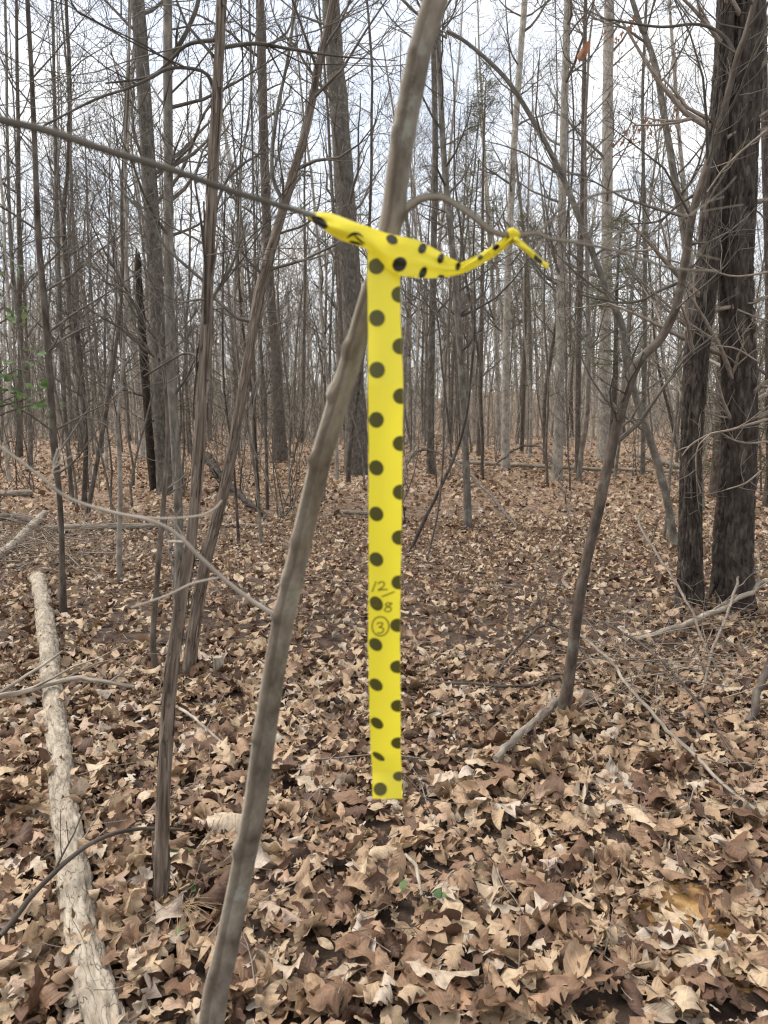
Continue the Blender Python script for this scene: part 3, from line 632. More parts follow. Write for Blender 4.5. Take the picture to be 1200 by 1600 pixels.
tree('thin sapling on the clearing bowing toward the crooked brown tree',
     [(856, 762, 5), (853, 700, 5), (857, 600, 4), (850, 480, 4), (856, 330, 3), (870, 200, 3), (868, 0, 2)], 'brown', 50, 6, None, 24, 1.5, 0.003, 2, 1.0, 47, name='sapling', cat='sapling')
tree('thin straight stem leaning beside the twin dark trunks',
     [(1062, 715, 6), (1045, 640, 6), (1030, 580, 5), (1022, 520, 4), (1018, 460, 3), (1010, 380, 3)], 'dark', 50, 6, None, 16, 1.2, 0.003, 2, 0.9, 48, name='sapling', cat='sapling')
tree('thin dark stem rising past the shaggy trunk base toward upper branches',
     [(405, 802, 5), (400, 700, 5), (392, 600, 4), (376, 480, 4), (372, 330, 3), (380, 150, 3), (376, 0, 3)], 'dark', 60, 6, None, 24, 1.5, 0.0028, 2, 1.0, 49, name='sapling', cat='sapling')
tree('dark furrowed tree at the right picture edge behind the twin trunks',
     [(1212, 800, 26), (1205, 640, 20), (1203, 450, 17), (1196, 250, 13), (1194, 100, 12), (1192, 0, 12)], 'dark', 80, 12, rel_smooth(29), 24, 1.5, 0.003, 2, 1.2, 50)

# broken black snag
def snag():
    P, R = px_path([(241, 770, 17), (236, 720, 17), (229, 620, 17), (222, 520, 16), (217, 440, 14), (216, 412, 12)], extend=False, wf=0.72)
    Q, r = wrow(P, R, 90); mb = MB(); tube(mb, Q, r, 18, rel_furrow(81, 0.02, 5))
    for a, h_ in ((0.4, .22), (1.7, .12), (2.9, .30), (4.2, .16), (5.3, .26)):
        e = np.array([math.cos(a), math.sin(a), 0]) * r[-1] * .55; tube(mb, np.array([Q[-1] + e - [0, 0, .1], Q[-1] + e + [0, 0, h_ * .5], Q[-1] + e * .8 + [0, 0, h_]]), np.array([.035, .022, .004]), 5)
    base = P[1].copy(); t = thing('snag', 'short broken black snag, charred looking, before the thick grey tree', 'snag', base)
    obj('trunk', mb.build('trunk', M['black'], base), t)
    rng = random.Random(8)
    for x, y in ((229, 620), (236, 700), (222, 540), (233, 660)):
        mc = MB(); D = P[1][1]; grow(mc, rng, at(x, y, D), (rng.choice((-1, 1)), rng.gauss(0, .4), rng.uniform(0, .5)), 0.9, 0.018, 2, 0.004)
        obj('branch', mc.build('branch', M['black'], base), t)
snag()

# ------------------------------------------------------------------ the taped sapling
def taped_sapling():
    C = [(330, 1600, 52, .95), (352, 1490, 49, .93), (378, 1360, 46, .905), (398, 1260, 46, .885), (413, 1150, 44, .865), (430, 1040, 42, .84), (447, 950, 41, .82), (463, 880, 40, .80), (481, 800, 39, .78), (502, 715, 39, .755), (529, 625, 39, .73), (553, 548, 38, .71), (577, 465, 37, .688), (600, 395, 37, .672), (614, 330, 38, .665), (626, 240, 39, .655), (640, 160, 40, .645), (659, 70, 41, .635), (680, 0, 43, .63), (722, -150, 42, .62), (770, -330, 38, .61), (830, -560, 30, .60)]
    P = np.array([atd(x, y, t) for x, y, w, t in C]); R = np.array([w * t / FPX / 2 * float(np.interp(y, [300, 900, 1500], [0.88, 0.82, 0.76])) for x, y, w, t in C])
    d = P[0] - P[1]; d /= np.linalg.norm(d); d = d * 0.6 + np.array([0, 0, -0.4]); d /= np.linalg.norm(d)
    z = P[0][2]; foot = P[0] + d * (z + 0.06) / -d[2]
    P = np.vstack([foot, P[0] * 0.5 + foot * 0.5 + [-0.006, 0, 0], P]); R = np.concatenate([[R[0] * 1.45], [R[0] * 1.15], R])
    Q, r = wrow(P, R, 520)
    knots = [(538, 545, .70, .62), (513, 612, .72, .55), (486, 720, .745, .48), (634, 332, .66, .60), (456, 846, .78, .30), (642, 75, .625, .30), (428, 962, .81, .4), (614, 205, .645, .22), (366, 1325, .89, .34), (442, 905, .80, .25), (400, 1150, .855, .25), (647, 130, .64, .2)]
    K = [(atd(x, y, t), a) for x, y, t, a in knots]
    mb = MB()
    def rel(th, s, rr):
        wv = 0.45 * noise3(s * 3.3, 0, 0, 98)
        ridge = 0.09 * rr * np.clip(noise3(np.cos(th) * 1.6 + 5, np.sin(th) * 1.6, s * 6, 90), 0, 1) - 0.05 * rr * np.exp(-((th - 4.15 - wv) / 0.14) ** 2) * np.clip(0.1 + 1.5 * noise3(s * 9, 0, 0, 97), 0, 1)
        scar = 0.08 * rr * np.exp(-((th - 3.75 - wv) / 0.3) ** 2) * np.clip(0.5 + 0.9 * noise3(s * 40, th * 3, 0, 95) + 0.8 * noise3(s * 5, 0, 0, 99), 0, 2)
        return rel_smooth(91, 0.045)(th, s, rr) + ridge + scar + 0.02 * rr * noise3(np.cos(th) * 8, np.sin(th) * 8, s * 160, 92)
    tube(mb, Q, r, 36, rel)
    V = mb.V[0]
    for c, a in K:
        i = np.argmin(np.linalg.norm(Q - c, axis=1)); dv = V - c; dist = np.linalg.norm(dv, axis=1); rad = r[i] * 0.75
        out = V - Q[i]; out -= 0; out /= np.maximum(np.linalg.norm(out, axis=1), 1e-6)[:, None]
        wgt = np.exp(-(dist / rad) ** 2) * a * r[i] * (1 + 0.5 * noise3(V[:, 0] * 300, V[:, 1] * 300, V[:, 2] * 300, 93))
        V += out * wgt[:, None]
    base = foot.copy(); base[2] = float(hgt(base[0], base[1]))
    t = thing('sapling', 'slim leaning grey-brown sapling the yellow dotted tape is tied to', 'sapling', base)
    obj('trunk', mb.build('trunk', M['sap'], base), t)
    rng = random.Random(77)
    def br(pts, tw=0, mat='twig', sd=1, fork=()):
        m2 = MB(); q, rr = wrow(np.array([atd(x, y, tt) for x, y, w, tt in pts]), np.array([w * tt / FPX / 2 for x, y, w, tt in pts]), 70)
        tube(m2, q, rr, 10, rel_smooth(sd, 0.10))
        for f in fork:
            q2, r2 = wrow(np.array([atd(x, y, tt) for x, y, w, tt in f]), np.array([w * tt / FPX / 2 for x, y, w, tt in f]), 30); tube(m2, q2, r2, 6, None, False)
        for _ in range(tw):
            i = rng.randrange(20, 68); dd = q[i] - q[i - 1]; dd = dd / np.linalg.norm(dd) + np.array([rng.gauss(0, .4), rng.gauss(0, .4), rng.gauss(0, .5)])
            grow(m2, rng, q[i], dd, rng.uniform(0.04, 0.16), rr[i] * 0.5, 1, 0.0006)
        obj('branch', m2.build('branch', M[mat], base), t)
    br([(618, 372, 9, .668), (560, 360, 8.5, .65), (500, 340, 8, .632), (440, 322, 8.5, .61), (360, 298, 9.5, .58), (270, 266, 10.5, .55), (170, 236, 11.5, .52), (80, 206, 12.5, .49), (0, 187, 13, .47), (-110, 160, 14, .44)], 0, 'grey', 2)
    br([(622, 334, 17, .665), (640, 322, 14, .66), (660, 310, 12, .655), (692, 309, 11, .652), (722, 326, 10, .65), (748, 345, 10, .65), (770, 362, 9, .652), (800, 368, 9, .655), (838, 365, 7, .66), (855, 372, 6, .665), (905, 380, 5, .67), (960, 391, 4.5, .675), (1010, 408, 4, .68), (1060, 420, 3, .685), (1120, 424, 2, .69)], 3, 'sap', 3,
       [[(836, 366, 5, .66), (862, 345, 4.5, .665), (893, 325, 4, .67), (930, 305, 3, .675), (985, 296, 2.5, .68)], [(850, 372, 4, .664), (838, 390, 3.5, .664), (826, 405, 2.5, .664)], [(668, 308, 5, .654), (674, 300, 4.5, .654), (668, 294, 4, .654)]])
    br([(446, 968, 14, .82), (425, 958, 8, .815), (390, 936, 7, .81), (350, 905, 6.5, .80), (310, 868, 6.5, .79), (280, 838, 6, .785), (240, 815, 5.5, .78), (170, 799, 5, .77), (105, 777, 4.6, .76), (60, 742, 4.2, .75), (0, 698, 4, .74), (-80, 650, 4, .73)], 2, 'paletwig', 4,
       [[(205, 806, 3, .775), (255, 810, 2.6, .79), (310, 806, 2.3, .80), (335, 795, 2, .81), (347, 782, 1.6, .815)], [(305, 862, 2.5, .79), (290, 848, 2, .80), (262, 846, 1.5, .81)], [(345, 902, 2.6, .80), (300, 912, 2.2, .80), (262, 930, 1.8, .80), (205, 950, 1.4, .80)]])
taped_sapling()

# ------------------------------------------------------------------ flagging tape
def flagging_tape():
    org = atd(600, 400, .64)
    t = thing('flagging_tape', 'yellow polka-dot flagging tape tied to the leaning sapling, hanging straight down', 'flagging tape', org)
    HY = np.array([372, 400, 450, 500, 600, 700, 800, 900, 1000, 1100, 1150, 1180, 1205, 1225, 1248.])
    HL = np.array([574, 574, 574, 575, 575, 576, 576, 576, 575, 577, 578.5, 580, 581.5, 582, 582.])
    HR = np.array([628, 626, 625, 626, 630, 629, 628, 626, 625, 626, 626, 626.5, 627.5, 628, 629.])
    HT = np.array([.640, .640, .640, .641, .643, .656, .669, .685, .70, .716, .730, .741, .745, .743, .742])
    def SH(u, y, off=0.0):
        u = np.asarray(u, float); y = np.asarray(y, float)
        x = np.interp(y, HY, HL) * (1 - u) + np.interp(y, HY, HR) * u
        tt = np.interp(y, HY, HT) + 0.0035 * (2 * u - 1) ** 2 + 0.0010 * np.sin(y / 61.0 + u * 1.7) + 0.0003 * np.sin(y / 19.0 + u * 3) - off
        e = 0.25 * np.sin(y / 9.0) * (np.abs(2 * u - 1) > .95)
        d = (x + e - 600)[..., None] / FPX * RGT + FWD - ((y - 800) / FPX)[..., None] * UPV
        return CAM + d * tt[..., None]
    def grid(fn, U, Yv):
        uu, yy = np.meshgrid(U, Yv); V = fn(uu, yy); n, m = uu.shape
        a = np.arange(n - 1)[:, None] * m + np.arange(m - 1)[None, :]
        return V.reshape(-1, 3), np.stack([a, a + 1, a + m + 1, a + m], -1).reshape(-1, 4)
    V, F = grid(SH, np.linspace(0, 1, 11), np.linspace(372, 1248, 220))
    strip = obj('hanging_strip', mesh_np('hanging_strip', V - org, F, M['tape']), t)
    def hu(x, y): return (x - np.interp(y, HY, HL)) / (np.interp(y, HY, HR) - np.interp(y, HY, HL))
    def disc(fn, inv, cx, cy, rx, ry, sk=0.0, off=0.0005):
        rings, m = 5, 28; pts = [(0, 0)] + [((k / rings) * math.cos(a), (k / rings) * math.sin(a)) for k in range(1, rings + 1) for a in np.linspace(0, 2 * math.pi, m, endpoint=False)]
        pts = np.array(pts); X = cx + pts[:, 0] * rx; Y = cy + pts[:, 1] * ry + sk * pts[:, 0] * rx
        u, w = inv(X, Y); V = fn(np.clip(u, 0.004, 0.996), w, off)
        F3 = [(0, 1 + j, 1 + (j + 1) % m) for j in range(m)]
        F4 = [(1 + k * m + j, 1 + (k + 1) * m + j, 1 + (k + 1) * m + (j + 1) % m, 1 + k * m + (j + 1) % m) for k in range(rings - 1) for j in range(m)]
        return V, F3, F4
    inv_h = lambda X, Y: (hu(X, Y), Y)
    Ld = [(588, 416, 12.5, 12.5, 0), (589, 497, 12.5, 13, 0), (589, 578, 12.5, 13, 0), (588, 656, 11.8, 12.5, 0), (588, 731, 11.5, 12, .1), (588, 803, 11.2, 11.5, .12), (588, 874, 11, 11, .15), (588, 943, 10.5, 11, .25), (587, 1007, 10.5, 10, .25), (587.5, 1070, 10.5, 9.5, .3), (589, 1130, 10, 8.5, .35), (591.5, 1182, 9.5, 5.5, .5), (594, 1233, 10.5, 10.5, 0)]
    Rd = [(625, 460, 13.5, 13), (626, 541, 13, 12.8), (627, 619, 13, 12.5), (626, 693, 12.5, 12), (626, 769, 12.5, 12), (624.5, 840, 12.5, 11.5), (623, 910, 11.5, 11), (621.5, 977, 12, 10.5), (621.5, 1042, 12, 10), (622, 1103, 11.5, 9.5), (622.5, 1161, 11.5, 9), (623.5, 1213, 9.5, 7.5)]
    k = 0
    for d in Ld + Rd:
        Vd, f3, f4 = disc(SH, inv_h, *d)
        obj('printed_dot', mesh_np('printed_dot', Vd - org, [np.array(f4), np.array(f3)], M['ink']), strip)
    # handwriting: 12 / 28, circled 3
    def cpx(p): return [(480 + a / 3.479, 820 + b / 3.479) for a, b in p]
    circ = [(398 + 46 * math.cos(a), 552 + 52 * math.sin(a)) for a in np.linspace(-1.9, 4.6, 40)]
    eight = [(458, 428), (438, 424), (426, 434), (440, 446), (456, 452), (452, 468), (432, 472), (420, 460), (436, 446), (456, 432), (460, 424)]
    strokes = [[(374, 308), (352, 366)], [(384, 322), (398, 311), (414, 312), (420, 324), (408, 340), (386, 356), (404, 353), (438, 351)], [(404, 391), (440, 378), (476, 363)], [(358, 412), (370, 402), (386, 408), (380, 424), (362, 442), (382, 440), (404, 436)], eight, circ,
               [(378, 540), (392, 532), (410, 536), (404, 550), (390, 557), (408, 560), (416, 574), (402, 588), (380, 588)]]
    mb = MB()
    for s in strokes:
        p = np.array(cpx(s)); p = np.hstack([p, np.zeros((len(p), 1))]); q = spline(p, max(12, len(p) * 5))[:, :2]
        T = np.gradient(q, axis=0); T /= np.maximum(np.linalg.norm(T, axis=1), 1e-6)[:, None]; Nn = np.stack([-T[:, 1], T[:, 0]], 1) * 0.95
        A, Bq = q + Nn, q - Nn
        V = np.concatenate([SH(hu(A[:, 0], A[:, 1]), A[:, 1], 0.0008), SH(hu(Bq[:, 0], Bq[:, 1]), Bq[:, 1], 0.0008)])
        n = len(q); i = np.arange(n - 1); mb.add(V, np.stack([i, i + 1, n + i + 1, n + i], 1))
    tag(obj('handwriting', mb.build('handwriting', M['pen'], org), strip), 'handwritten 12/28 and a circled 3')
    # wrapped part round the stem and along the branch
    Wt = [(476, 333, 478, 338, .632), (488, 332, 490, 348, .628), (500, 331, 503, 357, .624), (515, 332, 517, 367, .622), (532, 338, 534, 376, .622), (552, 346, 557, 383, .624), (578, 355, 582, 393, .627), (603, 364, 605, 420, .629), (625, 369, 626, 431, .631), (650, 374, 650, 434, .634), (675, 386, 675, 435, .637), (698, 400, 700, 433, .640), (720, 411, 722, 428, .643), (742, 401, 746, 417, .646), (762, 389, 768, 404, .649), (781, 376, 788, 390, .652), (797, 365, 804, 376, .652)]
    Wa = np.array(Wt, float); sx = np.arange(len(Wa))
    bul = np.array([.001, .006, .010, .012, .012, .010, .008, .006, .005, .005, .004, .003, .003, .003, .003, .002, .002])
    def SW(u, s, off=0.0):
        u = np.asarray(u, float); s = np.asarray(s, float)
        c = [np.interp(s, sx, Wa[:, j]) for j in range(5)]
        x = c[0] * (1 - u) + c[2] * u; y = c[1] * (1 - u) + c[3] * u
        tt = c[4] + np.interp(s, sx, bul) * (2 * u - 1) ** 2 - off + 0.0012 * np.sin(s * 2.1 + u * 5) + 0.0028 * np.sin(u * 11 + s * 1.5) * np.clip((s - 10) / 2, 0, 1) + 0.0011 * np.sin(u * 17 + np.sin(s * 0.9)) * np.clip((s - 6) / 4, 0, 1) + 0.0012 * np.sin(u * 14 + s * .6) * np.clip((6 - s) / 4, 0, 1)
        d = (x - 600)[..., None] / FPX * RGT + FWD - ((y - 800) / FPX)[..., None] * UPV
        return CAM + d * tt[..., None]
    V, F = grid(SW, np.linspace(0, 1, 13), np.linspace(0, len(Wa) - 1, 150))
    wrap = obj('wrap', mesh_np('wrap', V - org, F, M['tape']), t)
    midx = (Wa[:, 0] + Wa[:, 2]) / 2
    def inv_w(X, Y):
        s = np.interp(X, midx, sx); ty = np.interp(s, sx, Wa[:, 1]); by = np.interp(s, sx, Wa[:, 3]); return (Y - ty) / (by - ty), s
    for d in [(499, 347, 12.5, 9, .45), (613, 374, 9, 7.5, .2), (624, 413, 11.5, 11.5, -.15), (660, 388, 6.5, 8, -.3), (689, 404, 5.5, 7.5, -.5), (661, 426, 6.5, 8.5, -.6), (689, 432, 5, 3, 0), (716, 416, 4.5, 6, -.6), (751, 402, 4, 4, -.5), (776, 386, 5, 4, -.5)]:
        Vd, f3, f4 = disc(SW, inv_w, *d, off=0.0007)
        obj('printed_dot', mesh_np('printed_dot', Vd - org, [np.array(f4), np.array(f3)], M['ink2']), wrap)
    mb = MB()                          # shade of a fold under the left cone painted as strokes, with part of a dot
    for p in ([(541, 372), (550, 366), (560, 365), (568, 370)], [(552, 366), (560, 375), (569, 381)], [(544, 377), (556, 380), (566, 383)]):
        q = np.array(p, float); q = spline(np.hstack([q, np.zeros((len(q), 1))]), 14)[:, :2]
        wd = 2.4 * np.sin(np.linspace(0.5, 2.9, 14))[:, None]; A, Bq = q + [0, 1] * wd, q - [0, 1] * wd
        ua, sa = inv_w(A[:, 0], A[:, 1]); ub, sb = inv_w(Bq[:, 0], Bq[:, 1])
        Vv = np.concatenate([SW(np.clip(ua, 0, 1), sa, .0009), SW(np.clip(ub, 0, 1), sb, .0009)]); i = np.arange(13); mb.add(Vv, np.stack([i, i + 1, 15 + i, 14 + i], 1))
    obj('fold_shade_dot', mb.build('fold_shade_dot', M['ink2'], org), wrap)
    # knot round the twig and the loose tail
    mb = MB(); c = atd(800, 369, .655); ax = atd(812, 369, .657) - atd(788, 366, .653); ax /= np.linalg.norm(ax)
    e1 = np.cross(ax, [0, 0, 1.0]); e1 /= np.linalg.norm(e1); e2 = np.cross(ax, e1)
    for k, (o, rr) in enumerate(((-.0025, .0044), (.0, .0052), (.0026, .0042))):
        a = np.linspace(0, 2 * math.pi, 26); tube(mb, c + ax * o + np.outer(np.cos(a), e1) * rr + np.outer(np.sin(a), e2) * rr + np.outer(np.sin(2 * a + k), ax) * .001, np.full(26, .0021), 8, None, False)
    obj('knot', mb.build('knot', M['tape'], org), t)
    tl = np.array([(799, 366, 806, 378, .648), (808, 370, 806, 382, .646), (818, 378, 813, 388, .646), (830, 389, 826, 398, .648), (842, 400, 838, 408, .650), (852, 409, 848, 416, .652), (858, 412, 855, 420, .652)], float); s2 = np.arange(len(tl))
    def ST(u, s, off=0.0):
        u = np.asarray(u, float); c_ = [np.interp(s, s2, tl[:, j]) for j in range(5)]
        x = c_[0] * (1 - u) + c_[2] * u; y = c_[1] * (1 - u) + c_[3] * u; tt = c_[4] + .004 * (2 * u - 1) ** 2 + .001 * np.sin(s * 3 + u * 6) - off
        d = (x - 600)[..., None] / FPX * RGT + FWD - ((y - 800) / FPX)[..., None] * UPV
        return CAM + d * tt[..., None]
    V, F = grid(ST, np.linspace(0, 1, 7), np.linspace(0, len(tl) - 1, 40))
    tail = obj('loose_end', mesh_np('loose_end', V - org, F, M['tape']), t)
    uu = np.linspace(.15, .95, 6); V, F = grid(lambda u, s: ST(u, s, .0008), uu, np.linspace(3.6, 4.7, 8))
    obj('printed_dot', mesh_np('printed_dot', V - org, F, M['ink2']), tail)
flagging_tape()

# ------------------------------------------------------------------ logs, sticks and fallen branches
def stick(label, pts, mat='dead', name='fallen_branch', cat='branch', rows=60, ns=8, rel=None, twigs=0, seed=1, ends=True, sub=()):
    """pts: photo pixel (x, y, width, lift above the ground)."""
    rng = random.Random(seed)
    P = np.array([G(x, y, l) for x, y, w, l in pts]); R = np.array([w * (0.85 if w < 13 else 0.82) * mpp(x, y, p[1]) / 2 for (x, y, w, l), p in zip(pts, P)])
    Q, r = wrow(P, R, rows); mb = MB()
    if name == 'fallen_branch':
        sl = np.linalg.norm(np.diff(Q, axis=0), axis=1).sum() * np.linspace(0, 1, rows)
        for ax in range(3): Q[:, ax] += r * (1.0 * noise3(sl * 5, ax * 7.3, seed * 3.1, 55) + 0.5 * noise3(sl * 17, ax * 7.3, seed * 3.1, 56))
    tube(mb, Q, r, ns, rel)
    base = Q.mean(0); base[2] = float(hgt(base[0], base[1]))
    for _ in range(twigs):
        i = rng.randrange(rows // 4, rows - 2); dd = Q[i + 1] - Q[i]; dd = dd / np.linalg.norm(dd) + np.array([rng.gauss(0, .5), rng.gauss(0, .5), abs(rng.gauss(0, .5))])
        grow(mb, rng, Q[i], dd, rng.uniform(.2, .6) * min(1, Q[i][1] / 4), r[i] * .55, 1, 0.0014, trop=0.0)
    o = obj(name, mb.build(name, M[mat], base), None, base); tag(o, label, cat); return o
stick('pale peeling log lying along the leaf litter, longest on the ground', [(60, 915, 27, .068), (68, 960, 30, .068), (77, 1030, 33, .068), (84, 1110, 37, .068), (92, 1190, 41, .068), (99, 1260, 45, .068), (110, 1350, 52, .068), (121, 1440, 58, .068), (138, 1530, 63, .068), (158, 1610, 68, .068), (190, 1720, 74, .068)], 'log', 'fallen_log', 'log', 420, 44, rel_flake(5, 0.008))
stick('thin grey stick lying across the pale log', [(-30, 1136, 12, .12), (60, 1115, 10, .14), (130, 1106, 9, .16), (210, 1101, 7, .10)], 'dead', twigs=3, seed=2)
stick('thin forked twig crossing above the pale log', [(-30, 1134, 6, .10), (30, 1105, 6, .14), (70, 1088, 5, .17), (102, 1072, 4, .2)], 'dead', seed=3)
stick('dark slanting stick leaning over the near end of the pale log', [(0, 1496, 11, .06), (60, 1452, 10, .12), (110, 1428, 9, .17), (150, 1402, 8, .18), (205, 1370, 7, .16), (285, 1330, 5, .08)], 'brown', seed=4, twigs=2)
stick('weathered log at the left picture edge above the brush pile', [(-25, 781, 13, .08), (10, 779, 13, .08), (50, 777, 11, .08)], 'dead', 'fallen_log', 'log', 40, 12, rel_flake(8, .01))
stick('mossy grey log lying behind the bent brown sapling', [(75, 838, 16, .09), (140, 835, 15, .09), (210, 833, 13, .08), (310, 829, 10, .07)], 'dead', 'fallen_log', 'log', 60, 12, rel_flake(9, .012))
stick('pale broken log slanting out of the brush pile', [(-10, 885, 19, .08), (25, 866, 17, .12), (50, 846, 15, .18), (72, 827, 11, .22)], 'dead', 'fallen_log', 'log', 50, 14, rel_flake(10, .01))
stick('brown rotten log at the back of the brush pile', [(-20, 822, 14, .12), (30, 823, 15, .12), (62, 830, 12, .1)], 'brown', 'fallen_log', 'log', 40, 12, rel_flake(11, .012))
stick('dark rotting branch on the litter behind the leaning shaggy tree', [(322, 732, 13, .35), (345, 760, 12, .22), (380, 790, 10, .12), (422, 816, 9, .05)], 'dark', seed=5, twigs=3)
stick('long thin grey log behind the dark rotting branch', [(330, 825, 7, .05), (380, 826, 7, .05), (425, 824, 6, .05)], 'dead', seed=6)
stick('short grey log lying beside the hanging tape', [(525, 806, 8, .06), (550, 807, 8, .06), (585, 809, 7, .06)], 'dead', 'fallen_log', 'log', 30, 10, rel_flake(12, .01))
stick('long fallen log beyond the clearing before the pale trunks', [(715, 728, 8, .12), (800, 733, 8, .12), (880, 737, 7, .12), (960, 741, 6, .1)], 'dead', 'fallen_log', 'log', 60, 10, rel_flake(13, .012))
stick('grey log on the ground between crooked tree and twin trunks', [(990, 718, 9, .2), (1025, 728, 9, .18), (1065, 738, 8, .14)], 'dead', 'fallen_log', 'log', 40, 10, rel_flake(14, .012))
stick('lower thin log beside the twin trunks beyond the clearing', [(950, 738, 6, .1), (1010, 741, 6, .1), (1064, 744, 6, .1)], 'dead', 'fallen_log', 'log', 40, 10, rel_flake(15, .01))
stick('arched dead branch touching the clearing beside the tape', [(626, 778, 5, .04), (640, 752, 5, .5), (665, 740, 5, .62), (700, 752, 5, .55), (745, 778, 6, .3), (790, 815, 6, .12), (815, 840, 6, .04)], 'brown', seed=7, twigs=4)
stick('thin arched twig bowed over the clearing', [(770, 752, 3, .3), (805, 738, 3.5, .6), (838, 741, 4, .7), (862, 762, 4, .55), (880, 795, 4, .25), (890, 825, 4, .03)], 'brown', seed=8, twigs=3)
stick('pale stout stick at the foot of the crooked brown tree', [(876, 1120, 16, .09), (840, 1152, 15, .09), (808, 1180, 14, .09), (770, 1216, 12, .085)], 'dead', rows=60, ns=10, rel=rel_flake(16, .003), seed=9)
stick('grey root-like branch beside the twin dark trunks', [(985, 1010, 8, .05), (1050, 1003, 10, .09), (1110, 990, 10, .14), (1165, 970, 9, .2), (1230, 940, 9, .28)], 'dead', ns=10, rel=rel_smooth(5, .1), seed=10, twigs=5)
stick('long grey stick running down to the right picture edge', [(905, 1030, 5, .16), (960, 1075, 6, .12), (1010, 1140, 7, .1), (1075, 1200, 7, .08), (1140, 1260, 7, .07), (1230, 1325, 7, .06)], 'dead', seed=11, twigs=4)
stick('pale forked twig standing before the twin dark trunks', [(1095, 1100, 5, .03), (1112, 1055, 5, .14), (1140, 1000, 5, .26), (1153, 945, 4, .42), (1140, 925, 3, .5), (1096, 911, 2.5, .6)], 'twig', seed=12, twigs=6)
stick('thin grey twig slanting over the right twig tangle', [(996, 880, 4, .5), (1000, 900, 5, .42), (1040, 950, 5, .3), (1080, 1005, 5, .2), (1110, 1055, 4, .1), (1150, 1100, 4, .04)], 'twig', seed=13, twigs=5)
stick('straight dark twig lying across the right twig tangle', [(940, 1020, 5, .2), (1000, 1045, 5, .15), (1060, 1090, 5, .1), (1120, 1160, 5, .06), (1160, 1215, 4, .04)], 'brown', seed=14, twigs=4)
stick('curved brown twig beside the crooked tree base', [(770, 1075, 4, .05), (815, 1040, 5, .14), (850, 1022, 5, .18), (885, 1024, 5, .14), (930, 1060, 5, .06)], 'brown', seed=15, twigs=3)
stick('low brown stick ending at the crooked tree base', [(640, 1077, 5, .03), (720, 1082, 6, .05), (800, 1088, 6, .06), (880, 1076, 6, .06)], 'brown', seed=16, twigs=2)
stick('thin pale twig lying flat below the hanging tape', [(470, 1208, 3, .05), (530, 1205, 3, .06), (600, 1204, 3, .07), (670, 1208, 3, .06)], 'twig', seed=17)
stick('pale twisted strip of bark on the litter below the tape', [(636, 1360, 6, .06), (648, 1385, 7, .08), (654, 1410, 7, .08), (660, 1430, 5, .06)], 'log', seed=18)
stick('stub of brown branch jutting in at the right picture edge', [(1172, 1140, 14, .03), (1185, 1118, 14, .12), (1215, 1070, 14, .3)], 'brown', ns=10, rel=rel_smooth(6, .1), seed=19)
stick('short dark branch leaning against the shaggy trunk foot', [(262, 872, 6, .45), (268, 905, 6, .25), (274, 940, 6, .05)], 'dark', seed=20)
stick('grey twig lying across the litter beside the taped sapling', [(275, 1116, 6, .04), (300, 1135, 6, .06), (330, 1165, 5, .06), (350, 1178, 4, .04)], 'dead', seed=22)
def small_stump():
    P = [G(342, 1058, -.05), G(342, 1058, .06), G(341, 1058, .12)]; base = G(342, 1058)
    r = 8 * mpp(342, 1058, base[1]); Q, rr = wrow(np.array(P), np.array([r * 1.2, r, r * .9]), 30); mb = MB(); tube(mb, Q, rr, 16, rel_shag(4, .005))
    tag(obj('stump', mb.build('stump', M['dead'], base), None, base), 'small weathered grey-green stump poking from the litter', 'stump')
small_stump()
def hanging_leaf():
    rng = np.random.default_rng(3); V, F, LC = leaf_shape('oval', 14, 5, rng); p = at(912, 82, 3.4)
    V = V * 0.10; V = np.stack([V[:, 0] * .45 + V[:, 1], V[:, 2], V[:, 0]], 1)
    A = np.concatenate([LC, np.full((len(V), 1), .2)], 1)
    o = obj('hanging_leaf', mesh_np('hanging_leaf', V, F, M['rust'], True, {'leaf': ('FLOAT_VECTOR', A)}), None, p)
    tag(o, 'single rusty brown leaf still hanging high among the bare twigs', 'leaf')
hanging_leaf()
def twig_litter():
    rng = random.Random(31); mb = MB()
    spots = [(-20, 130, 838, 905, 130, .4), (100, 330, 835, 890, 60, .25), (960, 1195, 985, 1110, 95, .25), (860, 1000, 1030, 1130, 45, .18), (0, 1200, 760, 1000, 90, .06), (0, 1200, 1000, 1600, 90, .05)]
    for x0, x1, y0, y1, n, lift in spots:
        for _ in range(n):
            p = G(rng.uniform(x0, x1), rng.uniform(y0, y1), .03); a = rng.uniform(0, 6.28)
            p[2] += rng.random() ** 2 * lift
            grow(mb, rng, p, (math.cos(a), math.sin(a), rng.gauss(0, .3)), rng.uniform(.15, .8) * min(1.4, p[1] / 4), rng.uniform(.002, .0045) * min(1.7, max(1, p[1] / 4.5)), 1, .0013, (2, 2, 2), .1, 0.0)
    tag(obj('twig_litter', mb.build('twig_litter', M['twig'])), 'thin grey twigs scattered and tangled over the leaf litter', 'twigs', None, 'stuff')
twig_litter()
